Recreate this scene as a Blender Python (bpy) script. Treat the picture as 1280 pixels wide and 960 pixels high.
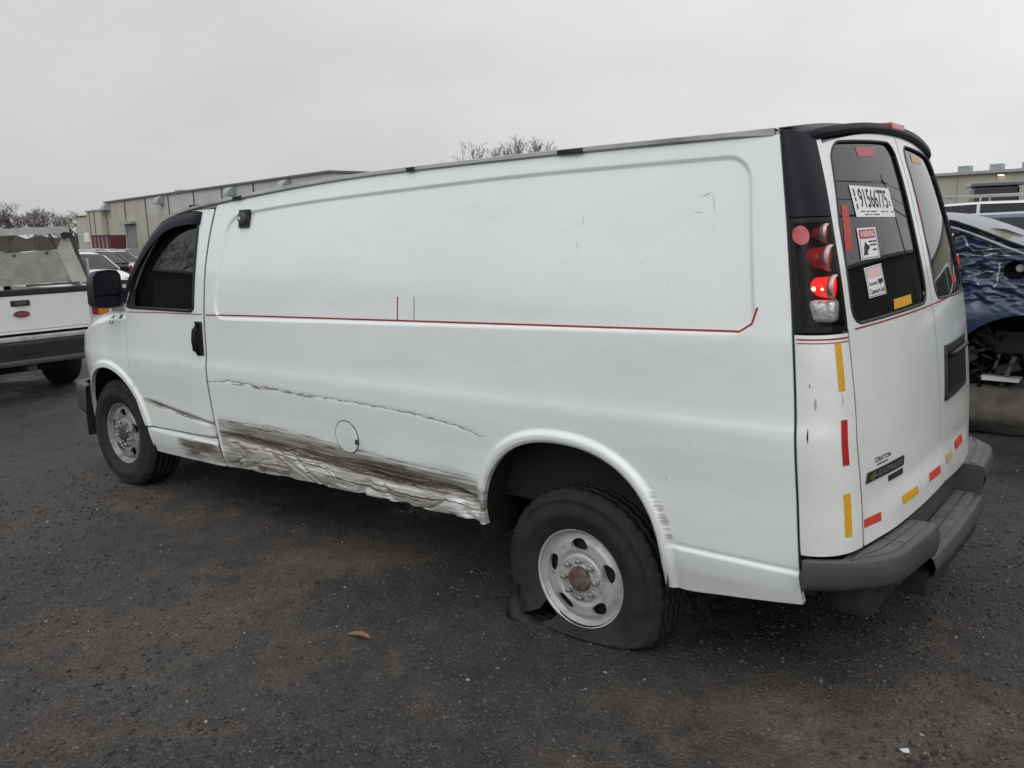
import bpy, bmesh, math, random
import numpy as np
from mathutils import Matrix, Vector
random.seed(7); rng = np.random.default_rng(11)
scn = bpy.context.scene
COL = scn.collection
for o in list(bpy.data.objects): bpy.data.objects.remove(o)

# ------------------------------------------------------------------ camera
CAM_POS = np.array([5.87996, -3.67769, 1.68973]); CAM_YAW, CAM_PITCH, CAM_ROLL = -0.690623, -0.177080, 0.031804
CAM_F = 1056.3625 / 1280.0
def cam_axes():
    f = np.array([math.sin(CAM_YAW)*math.cos(CAM_PITCH), math.cos(CAM_YAW)*math.cos(CAM_PITCH), math.sin(CAM_PITCH)])
    r = np.array([math.cos(CAM_YAW), -math.sin(CAM_YAW), 0.0]); d = np.cross(f, r)
    r2 = r*math.cos(CAM_ROLL)+d*math.sin(CAM_ROLL); d2 = -r*math.sin(CAM_ROLL)+d*math.cos(CAM_ROLL)
    return r2, d2, f
cam_data = bpy.data.cameras.new('camera'); cam = bpy.data.objects.new('camera', cam_data); COL.objects.link(cam)
_r, _d, _f = cam_axes()
cam.matrix_world = Matrix(((_r[0], -_d[0], -_f[0], CAM_POS[0]), (_r[1], -_d[1], -_f[1], CAM_POS[1]), (_r[2], -_d[2], -_f[2], CAM_POS[2]), (0, 0, 0, 1)))
cam_data.sensor_fit = 'HORIZONTAL'; cam_data.sensor_width = 36.0; cam_data.lens = 36.0*CAM_F
cam_data.clip_start = 0.05; cam_data.clip_end = 3000
scn.camera = cam

# ------------------------------------------------------------------ sky (overcast) and sun
SUN_EL, SUN_AZ = math.radians(50), math.radians(140)      # azimuth from +Y towards +X
world = bpy.data.worlds.new('World'); scn.world = world; world.use_nodes = True
wn = world.node_tree; wn.nodes.clear()
def N(nt, t, **kw):
    n = nt.nodes.new(t)
    for k, v in kw.items():
        if k in n.inputs and not hasattr(n, k): n.inputs[k].default_value = v
        else:
            try: setattr(n, k, v)
            except Exception: n.inputs[k].default_value = v
    return n
sky = N(wn, 'ShaderNodeTexSky'); sky.sky_type = 'NISHITA'; sky.sun_disc = False
sky.sun_elevation = SUN_EL; sky.sun_rotation = SUN_AZ; sky.air_density = 2.0; sky.dust_density = 6.0
hs = N(wn, 'ShaderNodeHueSaturation'); hs.inputs['Saturation'].default_value = 0.12; hs.inputs['Value'].default_value = 0.016
wn.links.new(sky.outputs[0], hs.inputs['Color'])
tc = N(wn, 'ShaderNodeTexCoord'); sep = N(wn, 'ShaderNodeSeparateXYZ'); wn.links.new(tc.outputs['Generated'], sep.inputs[0])
# overcast luminance rises with elevation, a little brighter on the side where the sun stands behind the cloud
up = N(wn, 'ShaderNodeMath', operation='MAXIMUM'); wn.links.new(sep.outputs['Z'], up.inputs[0]); up.inputs[1].default_value = 0.0
up2 = N(wn, 'ShaderNodeMath', operation='POWER'); wn.links.new(up.outputs[0], up2.inputs[0]); up2.inputs[1].default_value = 1.6
lum = N(wn, 'ShaderNodeMath', operation='MULTIPLY_ADD'); wn.links.new(up2.outputs[0], lum.inputs[0]); lum.inputs[1].default_value = 0.36; lum.inputs[2].default_value = 0.79
# heavier cloud bank low over the lot on the left
dot = N(wn, 'ShaderNodeVectorMath', operation='DOT_PRODUCT'); wn.links.new(tc.outputs['Generated'], dot.inputs[0]); dot.inputs[1].default_value = (-0.95, 0.31, -0.05)
dmx = N(wn, 'ShaderNodeMath', operation='MAXIMUM'); wn.links.new(dot.outputs['Value'], dmx.inputs[0]); dmx.inputs[1].default_value = 0.0
dpw = N(wn, 'ShaderNodeMath', operation='POWER'); wn.links.new(dmx.outputs[0], dpw.inputs[0]); dpw.inputs[1].default_value = 2.0
az = N(wn, 'ShaderNodeMath', operation='MULTIPLY_ADD'); wn.links.new(dpw.outputs[0], az.inputs[0]); az.inputs[1].default_value = -0.29; az.inputs[2].default_value = 1.0
ml = N(wn, 'ShaderNodeMath', operation='MULTIPLY'); wn.links.new(lum.outputs[0], ml.inputs[0]); wn.links.new(az.outputs[0], ml.inputs[1])
nz = N(wn, 'ShaderNodeTexNoise'); nz.inputs['Scale'].default_value = 3.0; nz.inputs['Detail'].default_value = 5; nz.inputs['Roughness'].default_value = 0.5
mp = N(wn, 'ShaderNodeMapping'); mp.inputs['Scale'].default_value = (1, 1, 3.0); wn.links.new(tc.outputs['Generated'], mp.inputs[0]); wn.links.new(mp.outputs[0], nz.inputs['Vector'])
nm = N(wn, 'ShaderNodeMath', operation='MULTIPLY_ADD'); wn.links.new(nz.outputs['Fac'], nm.inputs[0]); nm.inputs[1].default_value = 0.34; nm.inputs[2].default_value = 0.83
ml2 = N(wn, 'ShaderNodeMath', operation='MULTIPLY'); wn.links.new(ml.outputs[0], ml2.inputs[0]); wn.links.new(nm.outputs[0], ml2.inputs[1])
tint = N(wn, 'ShaderNodeVectorMath', operation='SCALE'); tint.inputs[0].default_value = (0.982, 0.998, 1.008); wn.links.new(ml2.outputs[0], tint.inputs['Scale'])
addc = N(wn, 'ShaderNodeVectorMath', operation='ADD'); wn.links.new(tint.outputs[0], addc.inputs[0]); wn.links.new(hs.outputs[0], addc.inputs[1])
bg = N(wn, 'ShaderNodeBackground'); bg.inputs['Strength'].default_value = 1.0; wn.links.new(addc.outputs[0], bg.inputs['Color'])
wo = N(wn, 'ShaderNodeOutputWorld'); wn.links.new(bg.outputs[0], wo.inputs['Surface'])
sd = bpy.data.lights.new('sun', 'SUN'); sd.energy = 0.65; sd.angle = math.radians(60); sd.color = (1.0, 0.985, 0.96)
sun = bpy.data.objects.new('sun', sd); COL.objects.link(sun)
sv = Vector((math.sin(SUN_AZ)*math.cos(SUN_EL), math.cos(SUN_AZ)*math.cos(SUN_EL), math.sin(SUN_EL)))
sun.rotation_euler = sv.to_track_quat('Z', 'Y').to_euler()
scn.view_settings.view_transform = 'Standard'; scn.view_settings.look = 'None'; scn.view_settings.exposure = 0.0; scn.view_settings.gamma = 1.0
try: scn.view_settings.use_curve_mapping = False
except Exception: pass

# ------------------------------------------------------------------ materials
def mat(name, base, rough=0.5, metal=0.0, spec=0.5, coat=0.0, var=0.0, vscale=8.0, bump=0.0, bscale=60.0, col2=None, emit=None, estr=0.0, stretch=(1, 1, 1), c2lo=0.45, c2hi=0.65):
    m = bpy.data.materials.new(name); m.use_nodes = True; nt = m.node_tree; b = nt.nodes['Principled BSDF']
    b.inputs['Roughness'].default_value = rough; b.inputs['Metallic'].default_value = metal; b.inputs['Specular IOR Level'].default_value = spec
    b.inputs['Coat Weight'].default_value = coat; b.inputs['Coat Roughness'].default_value = 0.06
    b.inputs['Base Color'].default_value = (*base, 1)
    tcn = nt.nodes.new('ShaderNodeTexCoord'); mpn = nt.nodes.new('ShaderNodeMapping'); mpn.inputs['Scale'].default_value = stretch
    nt.links.new(tcn.outputs['Object'], mpn.inputs[0])
    if var or col2:
        n = nt.nodes.new('ShaderNodeTexNoise'); n.inputs['Scale'].default_value = vscale; n.inputs['Detail'].default_value = 6; n.inputs['Roughness'].default_value = 0.6
        nt.links.new(mpn.outputs[0], n.inputs['Vector'])
        r = nt.nodes.new('ShaderNodeValToRGB'); nt.links.new(n.outputs['Fac'], r.inputs[0])
        if col2: r.color_ramp.elements[0].position = c2lo; r.color_ramp.elements[1].position = c2hi; r.color_ramp.elements[0].color = (*base, 1); r.color_ramp.elements[1].color = (*col2, 1)
        else:
            r.color_ramp.elements[0].position = 0.25; r.color_ramp.elements[1].position = 0.75
            r.color_ramp.elements[0].color = (*[c*(1-var) for c in base], 1); r.color_ramp.elements[1].color = (*[min(1, c*(1+var)) for c in base], 1)
        nt.links.new(r.outputs[0], b.inputs['Base Color'])
    if bump:
        n2 = nt.nodes.new('ShaderNodeTexNoise'); n2.inputs['Scale'].default_value = bscale; n2.inputs['Detail'].default_value = 4; nt.links.new(mpn.outputs[0], n2.inputs['Vector'])
        bp = nt.nodes.new('ShaderNodeBump'); bp.inputs['Strength'].default_value = bump; bp.inputs['Distance'].default_value = 0.01
        nt.links.new(n2.outputs['Fac'], bp.inputs['Height']); nt.links.new(bp.outputs[0], b.inputs['Normal'])
    if emit: b.inputs['Emission Color'].default_value = (*emit, 1); b.inputs['Emission Strength'].default_value = estr
    return m
M = {}
def paint_mat(nm='van_white_paint', c0=(.735, .772, .77), c1=(.795, .828, .825), fk=.35):
    m = bpy.data.materials.new(nm); m.use_nodes = True; nt = m.node_tree; b = nt.nodes['Principled BSDF']; L = nt.links.new
    b.inputs['Roughness'].default_value = 0.32; b.inputs['Coat Weight'].default_value = 0.6; b.inputs['Coat Roughness'].default_value = 0.07
    t = nt.nodes.new('ShaderNodeTexCoord')
    def noise(scale, st, det=6, rough=.6):
        mp = nt.nodes.new('ShaderNodeMapping'); mp.inputs['Scale'].default_value = st; L(t.outputs['Object'], mp.inputs[0])
        n = nt.nodes.new('ShaderNodeTexNoise'); n.inputs['Scale'].default_value = scale; n.inputs['Detail'].default_value = det; n.inputs['Roughness'].default_value = rough; L(mp.outputs[0], n.inputs['Vector']); return n.outputs['Fac']
    def ramp(src, p0, c0, p1, c1):
        r = nt.nodes.new('ShaderNodeValToRGB'); r.color_ramp.elements[0].position = p0; r.color_ramp.elements[1].position = p1
        r.color_ramp.elements[0].color = c0; r.color_ramp.elements[1].color = c1; L(src, r.inputs[0]); return r.outputs[0]
    def mix(f, a, c):
        x = nt.nodes.new('ShaderNodeMix'); x.data_type = 'RGBA'; L(f, x.inputs[0]); L(a, x.inputs[6]); L(c, x.inputs[7]); return x.outputs[2]
    def math_(op, a, c):
        x = nt.nodes.new('ShaderNodeMath'); x.operation = op
        for i, v in ((0, a), (1, c)):
            if isinstance(v, (int, float)): x.inputs[i].default_value = v
            else: L(v, x.inputs[i])
        return x.outputs[0]
    base = ramp(noise(1.3, (1, 1, 1.5)), .3, (*c0, 1), .7, (*c1, 1))
    # faint road film with its own blotchy shape
    film = ramp(noise(5, (.35, 1, 1.2), 8, .7), .50, (0, 0, 0, 1), .80, (1, 1, 1, 1))
    filmc = nt.nodes.new('ShaderNodeRGB'); filmc.outputs[0].default_value = (.56, .56, .54, 1)
    a = mix(math_('MULTIPLY', film, fk), base, filmc.outputs[0])
    specks = ramp(noise(95, (1, 1, 1), 2, .5), .735, (0, 0, 0, 1), .76, (1, 1, 1, 1))
    dk = nt.nodes.new('ShaderNodeRGB'); dk.outputs[0].default_value = (.16, .14, .12, 1)
    a = mix(math_('MULTIPLY', specks, .55), a, dk.outputs[0])
    # scrapes: the vertex attribute says where the side was dragged along something
    at = nt.nodes.new('ShaderNodeAttribute'); at.attribute_name = 'scrape'
    st = noise(9, (.32, 1, 15), 12, .72)
    f1 = math_('ADD', math_('MULTIPLY', at.outputs['Fac'], .42), st)
    grime = nt.nodes.new('ShaderNodeRGB'); grime.outputs[0].default_value = (.30, .27, .225, 1)
    rust = nt.nodes.new('ShaderNodeRGB'); rust.outputs[0].default_value = (.075, .055, .038, 1)
    m1 = ramp(f1, .64, (0, 0, 0, 1), .74, (1, 1, 1, 1)); m1 = math_('MULTIPLY', m1, math_('MINIMUM', math_('MULTIPLY', at.outputs['Fac'], 4), 1.0))
    a = mix(math_('MULTIPLY', m1, .85), a, grime.outputs[0])
    f2 = math_('ADD', math_('MULTIPLY', at.outputs['Fac'], .44), noise(11, (.26, 1, 22), 12, .74))
    m2 = ramp(f2, .84, (0, 0, 0, 1), .89, (1, 1, 1, 1)); m2 = math_('MULTIPLY', m2, math_('MINIMUM', math_('MULTIPLY', at.outputs['Fac'], 3), 1.0))
    a = mix(math_('MULTIPLY', m2, .9), a, rust.outputs[0])
    L(a, b.inputs['Base Color'])
    L(math_('ADD', math_('MULTIPLY', m1, .4), .2), b.inputs['Roughness'])
    bp = nt.nodes.new('ShaderNodeBump'); bp.inputs['Strength'].default_value = .6; bp.inputs['Distance'].default_value = .004
    L(math_('MULTIPLY', math_('MULTIPLY', noise(14, (.4, 1, 8), 8, .7), at.outputs['Fac']), 1.6), bp.inputs['Height']); L(bp.outputs[0], b.inputs['Normal'])
    return m
M['white'] = paint_mat()
M['white_dusty'] = paint_mat('van_white_paint_dusty', (.70, .725, .70), (.765, .785, .765), .5)
M['black_trim'] = mat('black_trim', (.011, .013, .018), .42, spec=.14, var=.25, vscale=5)
M['black_plastic'] = mat('black_plastic', (.014, .015, .017), .5, var=.3, bump=.2, bscale=200)
M['rubber'] = mat('tyre_rubber', (.022, .021, .021), .75, spec=.3, var=.4, vscale=12, bump=.35, bscale=120)
M['dark'] = mat('underbody_dark', (.012, .011, .011), .85, var=.4, bump=.3, bscale=30)
M['seal'] = mat('grey_seal', (.05, .052, .055), .6, var=.3, vscale=20)
M['rail'] = mat('drip_rail_grimy_metal', (.33, .34, .34), .45, var=.45, vscale=14, bump=.2, bscale=40, stretch=(.3, 1, 1))
M['glass'] = mat('tinted_glass', (.006, .007, .0075), .02, spec=.5)

M['bumper'] = mat('bumper_grey_plastic', (.050, .054, .058), .5, var=.25, vscale=10, bump=.2, bscale=180)
M['pad'] = mat('step_pad_worn', (.105, .10, .097), .7, var=.3, vscale=14, bump=.3, bscale=150)
M['steel'] = mat('wheel_steel_paint', (.44, .45, .45), .42, metal=.25, var=.25, vscale=16, col2=(.25, .24, .225), c2lo=.5, c2hi=.75, bump=.12, bscale=60)
M['lug'] = mat('lug_nut_metal', (.38, .37, .36), .4, metal=.8, var=.4, vscale=40)
M['rust'] = mat('hub_rust', (.08, .055, .045), .8, col2=(.15, .125, .11), bump=.4, bscale=90, vscale=30)
M['red_tape'] = mat('red_reflective_tape', (.42, .018, .02), .35, var=.2, vscale=60, bump=.1, bscale=300)
M['yellow_tape'] = mat('yellow_reflective_tape', (.68, .36, .015), .35, var=.15, vscale=60, bump=.1, bscale=300)
M['orange_tape'] = mat('orange_red_reflective_tape', (.62, .055, .03), .35, var=.15, vscale=60)
M['pink_tape'] = mat('faded_pink_tape', (.42, .07, .10), .4, var=.15, vscale=40)
M['pale_tape'] = mat('faded_yellow_tape', (.48, .34, .16), .45, var=.15, vscale=40)
M['stripe_red'] = mat('pinstripe_red', (.30, .012, .018), .35, var=.25, vscale=25)
M['sticker'] = mat('sticker_white', (.74, .75, .77), .5, var=.05)
M['ink'] = mat('ink_black', (.015, .015, .016), .5)
M['sticker_red'] = mat('sticker_red', (.45, .02, .025), .45)
M['sticker_pink'] = mat('sticker_faded_pink', (.70, .47, .48), .5)
M['chrome'] = mat('badge_chrome', (.30, .30, .31), .3, metal=.6)
M['gold'] = mat('badge_gold', (.20, .16, .09), .4, metal=.5)
M['lamp_red'] = mat('lamp_red', (.45, .02, .025), .12, coat=.6)
M['lamp_lit'] = mat('lamp_lit_red', (.60, .02, .02), .15, coat=.6, emit=(1, .03, .02), estr=.8)
M['bulb'] = mat('lit_bulb', (1, .4, .2), .3, emit=(1, .32, .12), estr=9)
M['reflector'] = mat('reflector_pink', (.40, .045, .065), .3, coat=.4, bump=.1, bscale=300)
M['lamp_clear'] = mat('lamp_faceted_clear', (.80, .81, .82), .18, metal=.5, var=.2, vscale=60, bump=.5, bscale=45)
M['housing'] = mat('lamp_housing_black', (.010, .011, .012), .5, spec=.2)
M['scratch'] = mat('scratch_brown', (.17, .155, .135), .8, var=.5, vscale=30)
M['primer'] = mat('bare_primer', (.36, .36, .35), .7, var=.3, vscale=30)
M['ring'] = mat('lamp_ring_glassy', (.50, .34, .34), .15, metal=.3, var=.3, vscale=40)
def lens_mat():
    m = bpy.data.materials.new('clear_lens'); m.use_nodes = True; nt = m.node_tree; nt.nodes.remove(nt.nodes['Principled BSDF'])
    fr = nt.nodes.new('ShaderNodeFresnel'); fr.inputs[0].default_value = 1.22
    tr = nt.nodes.new('ShaderNodeBsdfTransparent'); tr.inputs[0].default_value = (.93, .93, .94, 1); gl = nt.nodes.new('ShaderNodeBsdfGlossy'); gl.inputs['Roughness'].default_value = .05
    mx = nt.nodes.new('ShaderNodeMixShader'); nt.links.new(fr.outputs[0], mx.inputs[0]); nt.links.new(tr.outputs[0], mx.inputs[1]); nt.links.new(gl.outputs[0], mx.inputs[2])
    nt.links.new(mx.outputs[0], nt.nodes['Material Output'].inputs[0]); return m
M['lens'] = lens_mat()

# ------------------------------------------------------------------ mesh helpers
def link(o, parent=None):
    COL.objects.link(o)
    if parent is not None: o.parent = parent
    return o
def mesh_obj(name, V, F, m, parent=None, smooth=True):
    me = bpy.data.meshes.new(name); me.from_pydata([tuple(map(float, v)) for v in V], [], [tuple(int(i) for i in f) for f in F])
    me.materials.append(m)
    if smooth: me.polygons.foreach_set('use_smooth', [True]*len(me.polygons))
    me.update()
    return link(bpy.data.objects.new(name, me), parent)
def empty(name, loc=(0, 0, 0), rz=0.0):
    o = bpy.data.objects.new(name, None); o.empty_display_size = .2; o.location = loc; o.rotation_euler = (0, 0, rz); COL.objects.link(o); return o
def tag(o, label=None, cat=None, group=None, kind=None):
    for k, v in (('label', label), ('category', cat), ('group', group), ('kind', kind)):
        if v: o[k] = v
    return o
class MB:
    def __init__(s): s.v = []; s.f = []
    def add(s, V, F):
        b = len(s.v); s.v += [tuple(map(float, p)) for p in V]; s.f += [tuple(int(i)+b for i in f) for f in F]; return s
    def box(s, a, c, bev=0.0):
        bm = bmesh.new(); bmesh.ops.create_cube(bm, size=1)
        for v in bm.verts: v.co = Vector([(a[i]+c[i])/2+v.co[i]*(c[i]-a[i]) for i in range(3)])
        if bev: bmesh.ops.bevel(bm, geom=bm.edges[:]+bm.verts[:], offset=bev, segments=2, affect='EDGES', profile=.6)
        bm.verts.ensure_lookup_table(); bm.verts.index_update()
        s.add([v.co for v in bm.verts], [[v.index for v in f.verts] for f in bm.faces]); bm.free(); return s
    def hexa(s, P):
        return s.add(P, [(0, 3, 2, 1), (4, 5, 6, 7), (0, 1, 5, 4), (1, 2, 6, 5), (2, 3, 7, 6), (3, 0, 4, 7)])
    def tube(s, pts, r, n=8, caps=True):
        pts = [Vector(p) for p in pts]; rs = r if hasattr(r, '__len__') else [r]*len(pts); V = []; F = []
        for i, p in enumerate(pts):
            t = (pts[min(i+1, len(pts)-1)]-pts[max(i-1, 0)]).normalized()
            a = Vector((0, 0, 1)) if abs(t.z) < .9 else Vector((1, 0, 0)); u = t.cross(a).normalized(); w = t.cross(u)
            for k in range(n): V.append(p+(u*math.cos(2*math.pi*k/n)+w*math.sin(2*math.pi*k/n))*rs[i])
        for i in range(len(pts)-1):
            for k in range(n): F.append((i*n+k, i*n+(k+1) % n, (i+1)*n+(k+1) % n, (i+1)*n+k))
        if caps: F.append(tuple(range(n))[::-1]); F.append(tuple((len(pts)-1)*n+k for k in range(n)))
        return s.add(V, F)
    def lathe(s, prof, n, org, axis='y', closed=False):
        # prof: list of (r, h) ; h along axis
        V = []; F = []; k = len(prof)
        for j in range(n):
            a = 2*math.pi*j/n; c_, s_ = math.cos(a), math.sin(a)
            for r, h in prof:
                if axis == 'y': V.append((org[0]+r*c_, org[1]+h, org[2]+r*s_))
                elif axis == 'x': V.append((org[0]+h, org[1]+r*c_, org[2]+r*s_))
                else: V.append((org[0]+r*c_, org[1]+r*s_, org[2]+h))
        for j in range(n):
            for i in range(k-1 if not closed else k):
                F.append((j*k+i, j*k+(i+1) % k, ((j+1) % n)*k+(i+1) % k, ((j+1) % n)*k+i))
        return s.add(V, F)
    def build(s, name, m, parent=None, smooth=False): return mesh_obj(name, s.v, s.f, m, parent, smooth)

def patch(name, nu, nv, fn, m, parent, hole=None, flange=None, attr=None, mirror=False, smooth=True):
    """surface fn(u,v)->(...,3) on a grid; faces where hole(P)<0 are removed and the rim is snapped to hole==0; flange(P)->offset adds a returned edge"""
    U, V = np.meshgrid(np.linspace(0, 1, nu+1), np.linspace(0, 1, nv+1), indexing='ij')
    P = fn(U, V); ids = np.arange((nu+1)*(nv+1)).reshape(nu+1, nv+1)
    keep = np.ones((nu, nv), bool)
    if hole is not None:
        H = hole(P) < 0
        keep = ~(H[:-1, :-1] & H[1:, :-1] & H[1:, 1:] & H[:-1, 1:])
        ins = []
        for i, j in zip(*np.nonzero(H)):
            best = None
            for di, dj in ((1, 0), (-1, 0), (0, 1), (0, -1), (1, 1), (-1, 1), (1, -1), (-1, -1)):
                a, b = i+di, j+dj
                if 0 <= a <= nu and 0 <= b <= nv and not H[a, b]: best = (a, b); break
            if best: ins.append((i, j, *best))
        if ins:
            I = np.array(ins); ui, vi = U[I[:, 0], I[:, 1]], V[I[:, 0], I[:, 1]]; uo, vo = U[I[:, 2], I[:, 3]], V[I[:, 2], I[:, 3]]
            lo = np.zeros(len(I)); hi = np.ones(len(I))
            for _ in range(16):
                mid = (lo+hi)/2; h = hole(fn(ui+(uo-ui)*mid, vi+(vo-vi)*mid)) < 0
                lo = np.where(h, mid, lo); hi = np.where(h, hi, mid)
            P[I[:, 0], I[:, 1]] = fn(ui+(uo-ui)*hi, vi+(vo-vi)*hi)
    if mirror: P = P*np.array([1, -1, 1])
    kk = np.stack(np.nonzero(keep), -1); q = np.stack([ids[kk[:, 0], kk[:, 1]], ids[kk[:, 0]+1, kk[:, 1]], ids[kk[:, 0]+1, kk[:, 1]+1], ids[kk[:, 0], kk[:, 1]+1]], -1)
    if mirror: q = q[:, ::-1]
    used, inv = np.unique(q, return_inverse=True); q = inv.reshape(q.shape); Vt = P.reshape(-1, 3)[used]
    nb = len(Vt); faces = q.tolist()
    if flange is not None:
        E = np.concatenate([q[:, [0, 1]], q[:, [1, 2]], q[:, [2, 3]], q[:, [3, 0]]]); key = np.sort(E, 1); _, fi, cnt = np.unique(key, axis=0, return_index=True, return_counts=True)
        B = E[fi[cnt == 1]]; bu, binv = np.unique(B, return_inverse=True); binv = binv.reshape(B.shape)
        top = Vt[bu]; off = flange(top*np.array([1, -1 if mirror else 1, 1]))*np.array([1, -1 if mirror else 1, 1])
        Vt = np.concatenate([Vt, top, top+off]); n1 = len(bu)
        faces += np.stack([nb+binv[:, 1], nb+binv[:, 0], nb+n1+binv[:, 0], nb+n1+binv[:, 1]], -1).tolist()
    o = mesh_obj(name, Vt, faces, m, parent, smooth)
    if attr is not None:
        a = o.data.attributes.new('scrape', 'FLOAT', 'POINT'); a.data.foreach_set('value', attr(Vt).astype(np.float32))
    return o
def pchip(xs, ys):
    xs = np.array(xs, float); ys = np.array(ys, float); h = np.diff(xs); d = np.diff(ys)/h; m = np.zeros_like(xs)
    for i in range(1, len(xs)-1):
        if d[i-1]*d[i] > 0: w1 = 2*h[i]+h[i-1]; w2 = h[i]+2*h[i-1]; m[i] = (w1+w2)/(w1/d[i-1]+w2/d[i])
    m[0] = d[0]; m[-1] = d[-1]
    def f(x):
        x = np.clip(np.asarray(x, float), xs[0], xs[-1]); i = np.clip(np.searchsorted(xs, x)-1, 0, len(xs)-2); t = (x-xs[i])/h[i]
        return ys[i]*(1+2*t)*(1-t)**2+m[i]*h[i]*t*(1-t)**2+ys[i+1]*t*t*(3-2*t)+m[i+1]*h[i]*t*t*(t-1)
    return f
def sstep(a, b, x): t = np.clip((x-a)/(b-a), 0, 1); return t*t*(3-2*t)
def vnoise(x, y, seed=0):
    x = np.asarray(x, float); y = np.asarray(y, float); ix = np.floor(x).astype(np.int64); iy = np.floor(y).astype(np.int64); fx = x-ix; fy = y-iy
    def h(a, b):
        k = (a*374761393+b*668265263+seed*974711) & 0xffffffff; k = ((k ^ (k >> 13))*1274126177) & 0xffffffff; k = (k ^ (k >> 16)) & 0xffffffff
        return k/4294967295.0
    fx = fx*fx*(3-2*fx); fy = fy*fy*(3-2*fy)
    return (h(ix, iy)*(1-fx)+h(ix+1, iy)*fx)*(1-fy)+(h(ix, iy+1)*(1-fx)+h(ix+1, iy+1)*fx)*fy
def fbm(x, y, seed=0, o=4, g=.5):
    s = 0; a = 1; t = 0
    for k in range(o): s = s+a*vnoise(x*2**k, y*2**k, seed+k*17); t += a; a *= g
    return s/t-.5

# ------------------------------------------------------------------ ground
def ground_z(x, y):
    z = .036*fbm(x*.55, y*.55, 3, 3)+.030*fbm(x*2.2, y*2.2, 9, 3)+.026*fbm(x*8, y*8, 21, 4, .62)*np.clip(.45+1.6*fbm(x*.7, y*.7, 29, 2)+.3, .25, 1.2)
    # shallow ruts ahead of the van where vehicles drove
    z = z+.014*np.exp(-((x+6.0)/6.0)**2)*fbm(x*1.2, y*7+1.5*fbm(x*.5, y*.5, 4), 31, 3)
    r = np.hypot(x-3, y+.5); return z*np.clip(1.9-r/7., 0.0, 1)
def axis_pts(lo, hi, step, far, n):
    core = np.arange(lo, hi+1e-6, step); g = np.geomspace(step*1.5, far, n)
    return np.concatenate([lo-np.cumsum(g[:0])[::-1], (lo-g)[::-1], core, hi+g])
gx = axis_pts(-3.5, 7.2, .022, 700, 150); gy = axis_pts(-3.6, 3.0, .022, 700, 150)
GX, GY = np.meshgrid(gx, gy, indexing='ij'); GZ = ground_z(GX, GY)
nx, ny = len(gx), len(gy); gi = np.arange(nx*ny).reshape(nx, ny)
me = bpy.data.meshes.new('ground'); me.vertices.add(nx*ny); me.vertices.foreach_set('co', np.stack([GX, GY, GZ], -1).astype(np.float32).ravel())
q = np.stack([gi[:-1, :-1], gi[1:, :-1], gi[1:, 1:], gi[:-1, 1:]], -1).reshape(-1, 4); nq = len(q)
me.loops.add(nq*4); me.loops.foreach_set('vertex_index', q.astype(np.int32).ravel()); me.polygons.add(nq)
me.polygons.foreach_set('loop_start', (np.arange(nq)*4).astype(np.int32)); me.polygons.foreach_set('loop_total', np.full(nq, 4, np.int32)); me.polygons.foreach_set('use_smooth', np.ones(nq, bool)); me.update(); me.validate()
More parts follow.
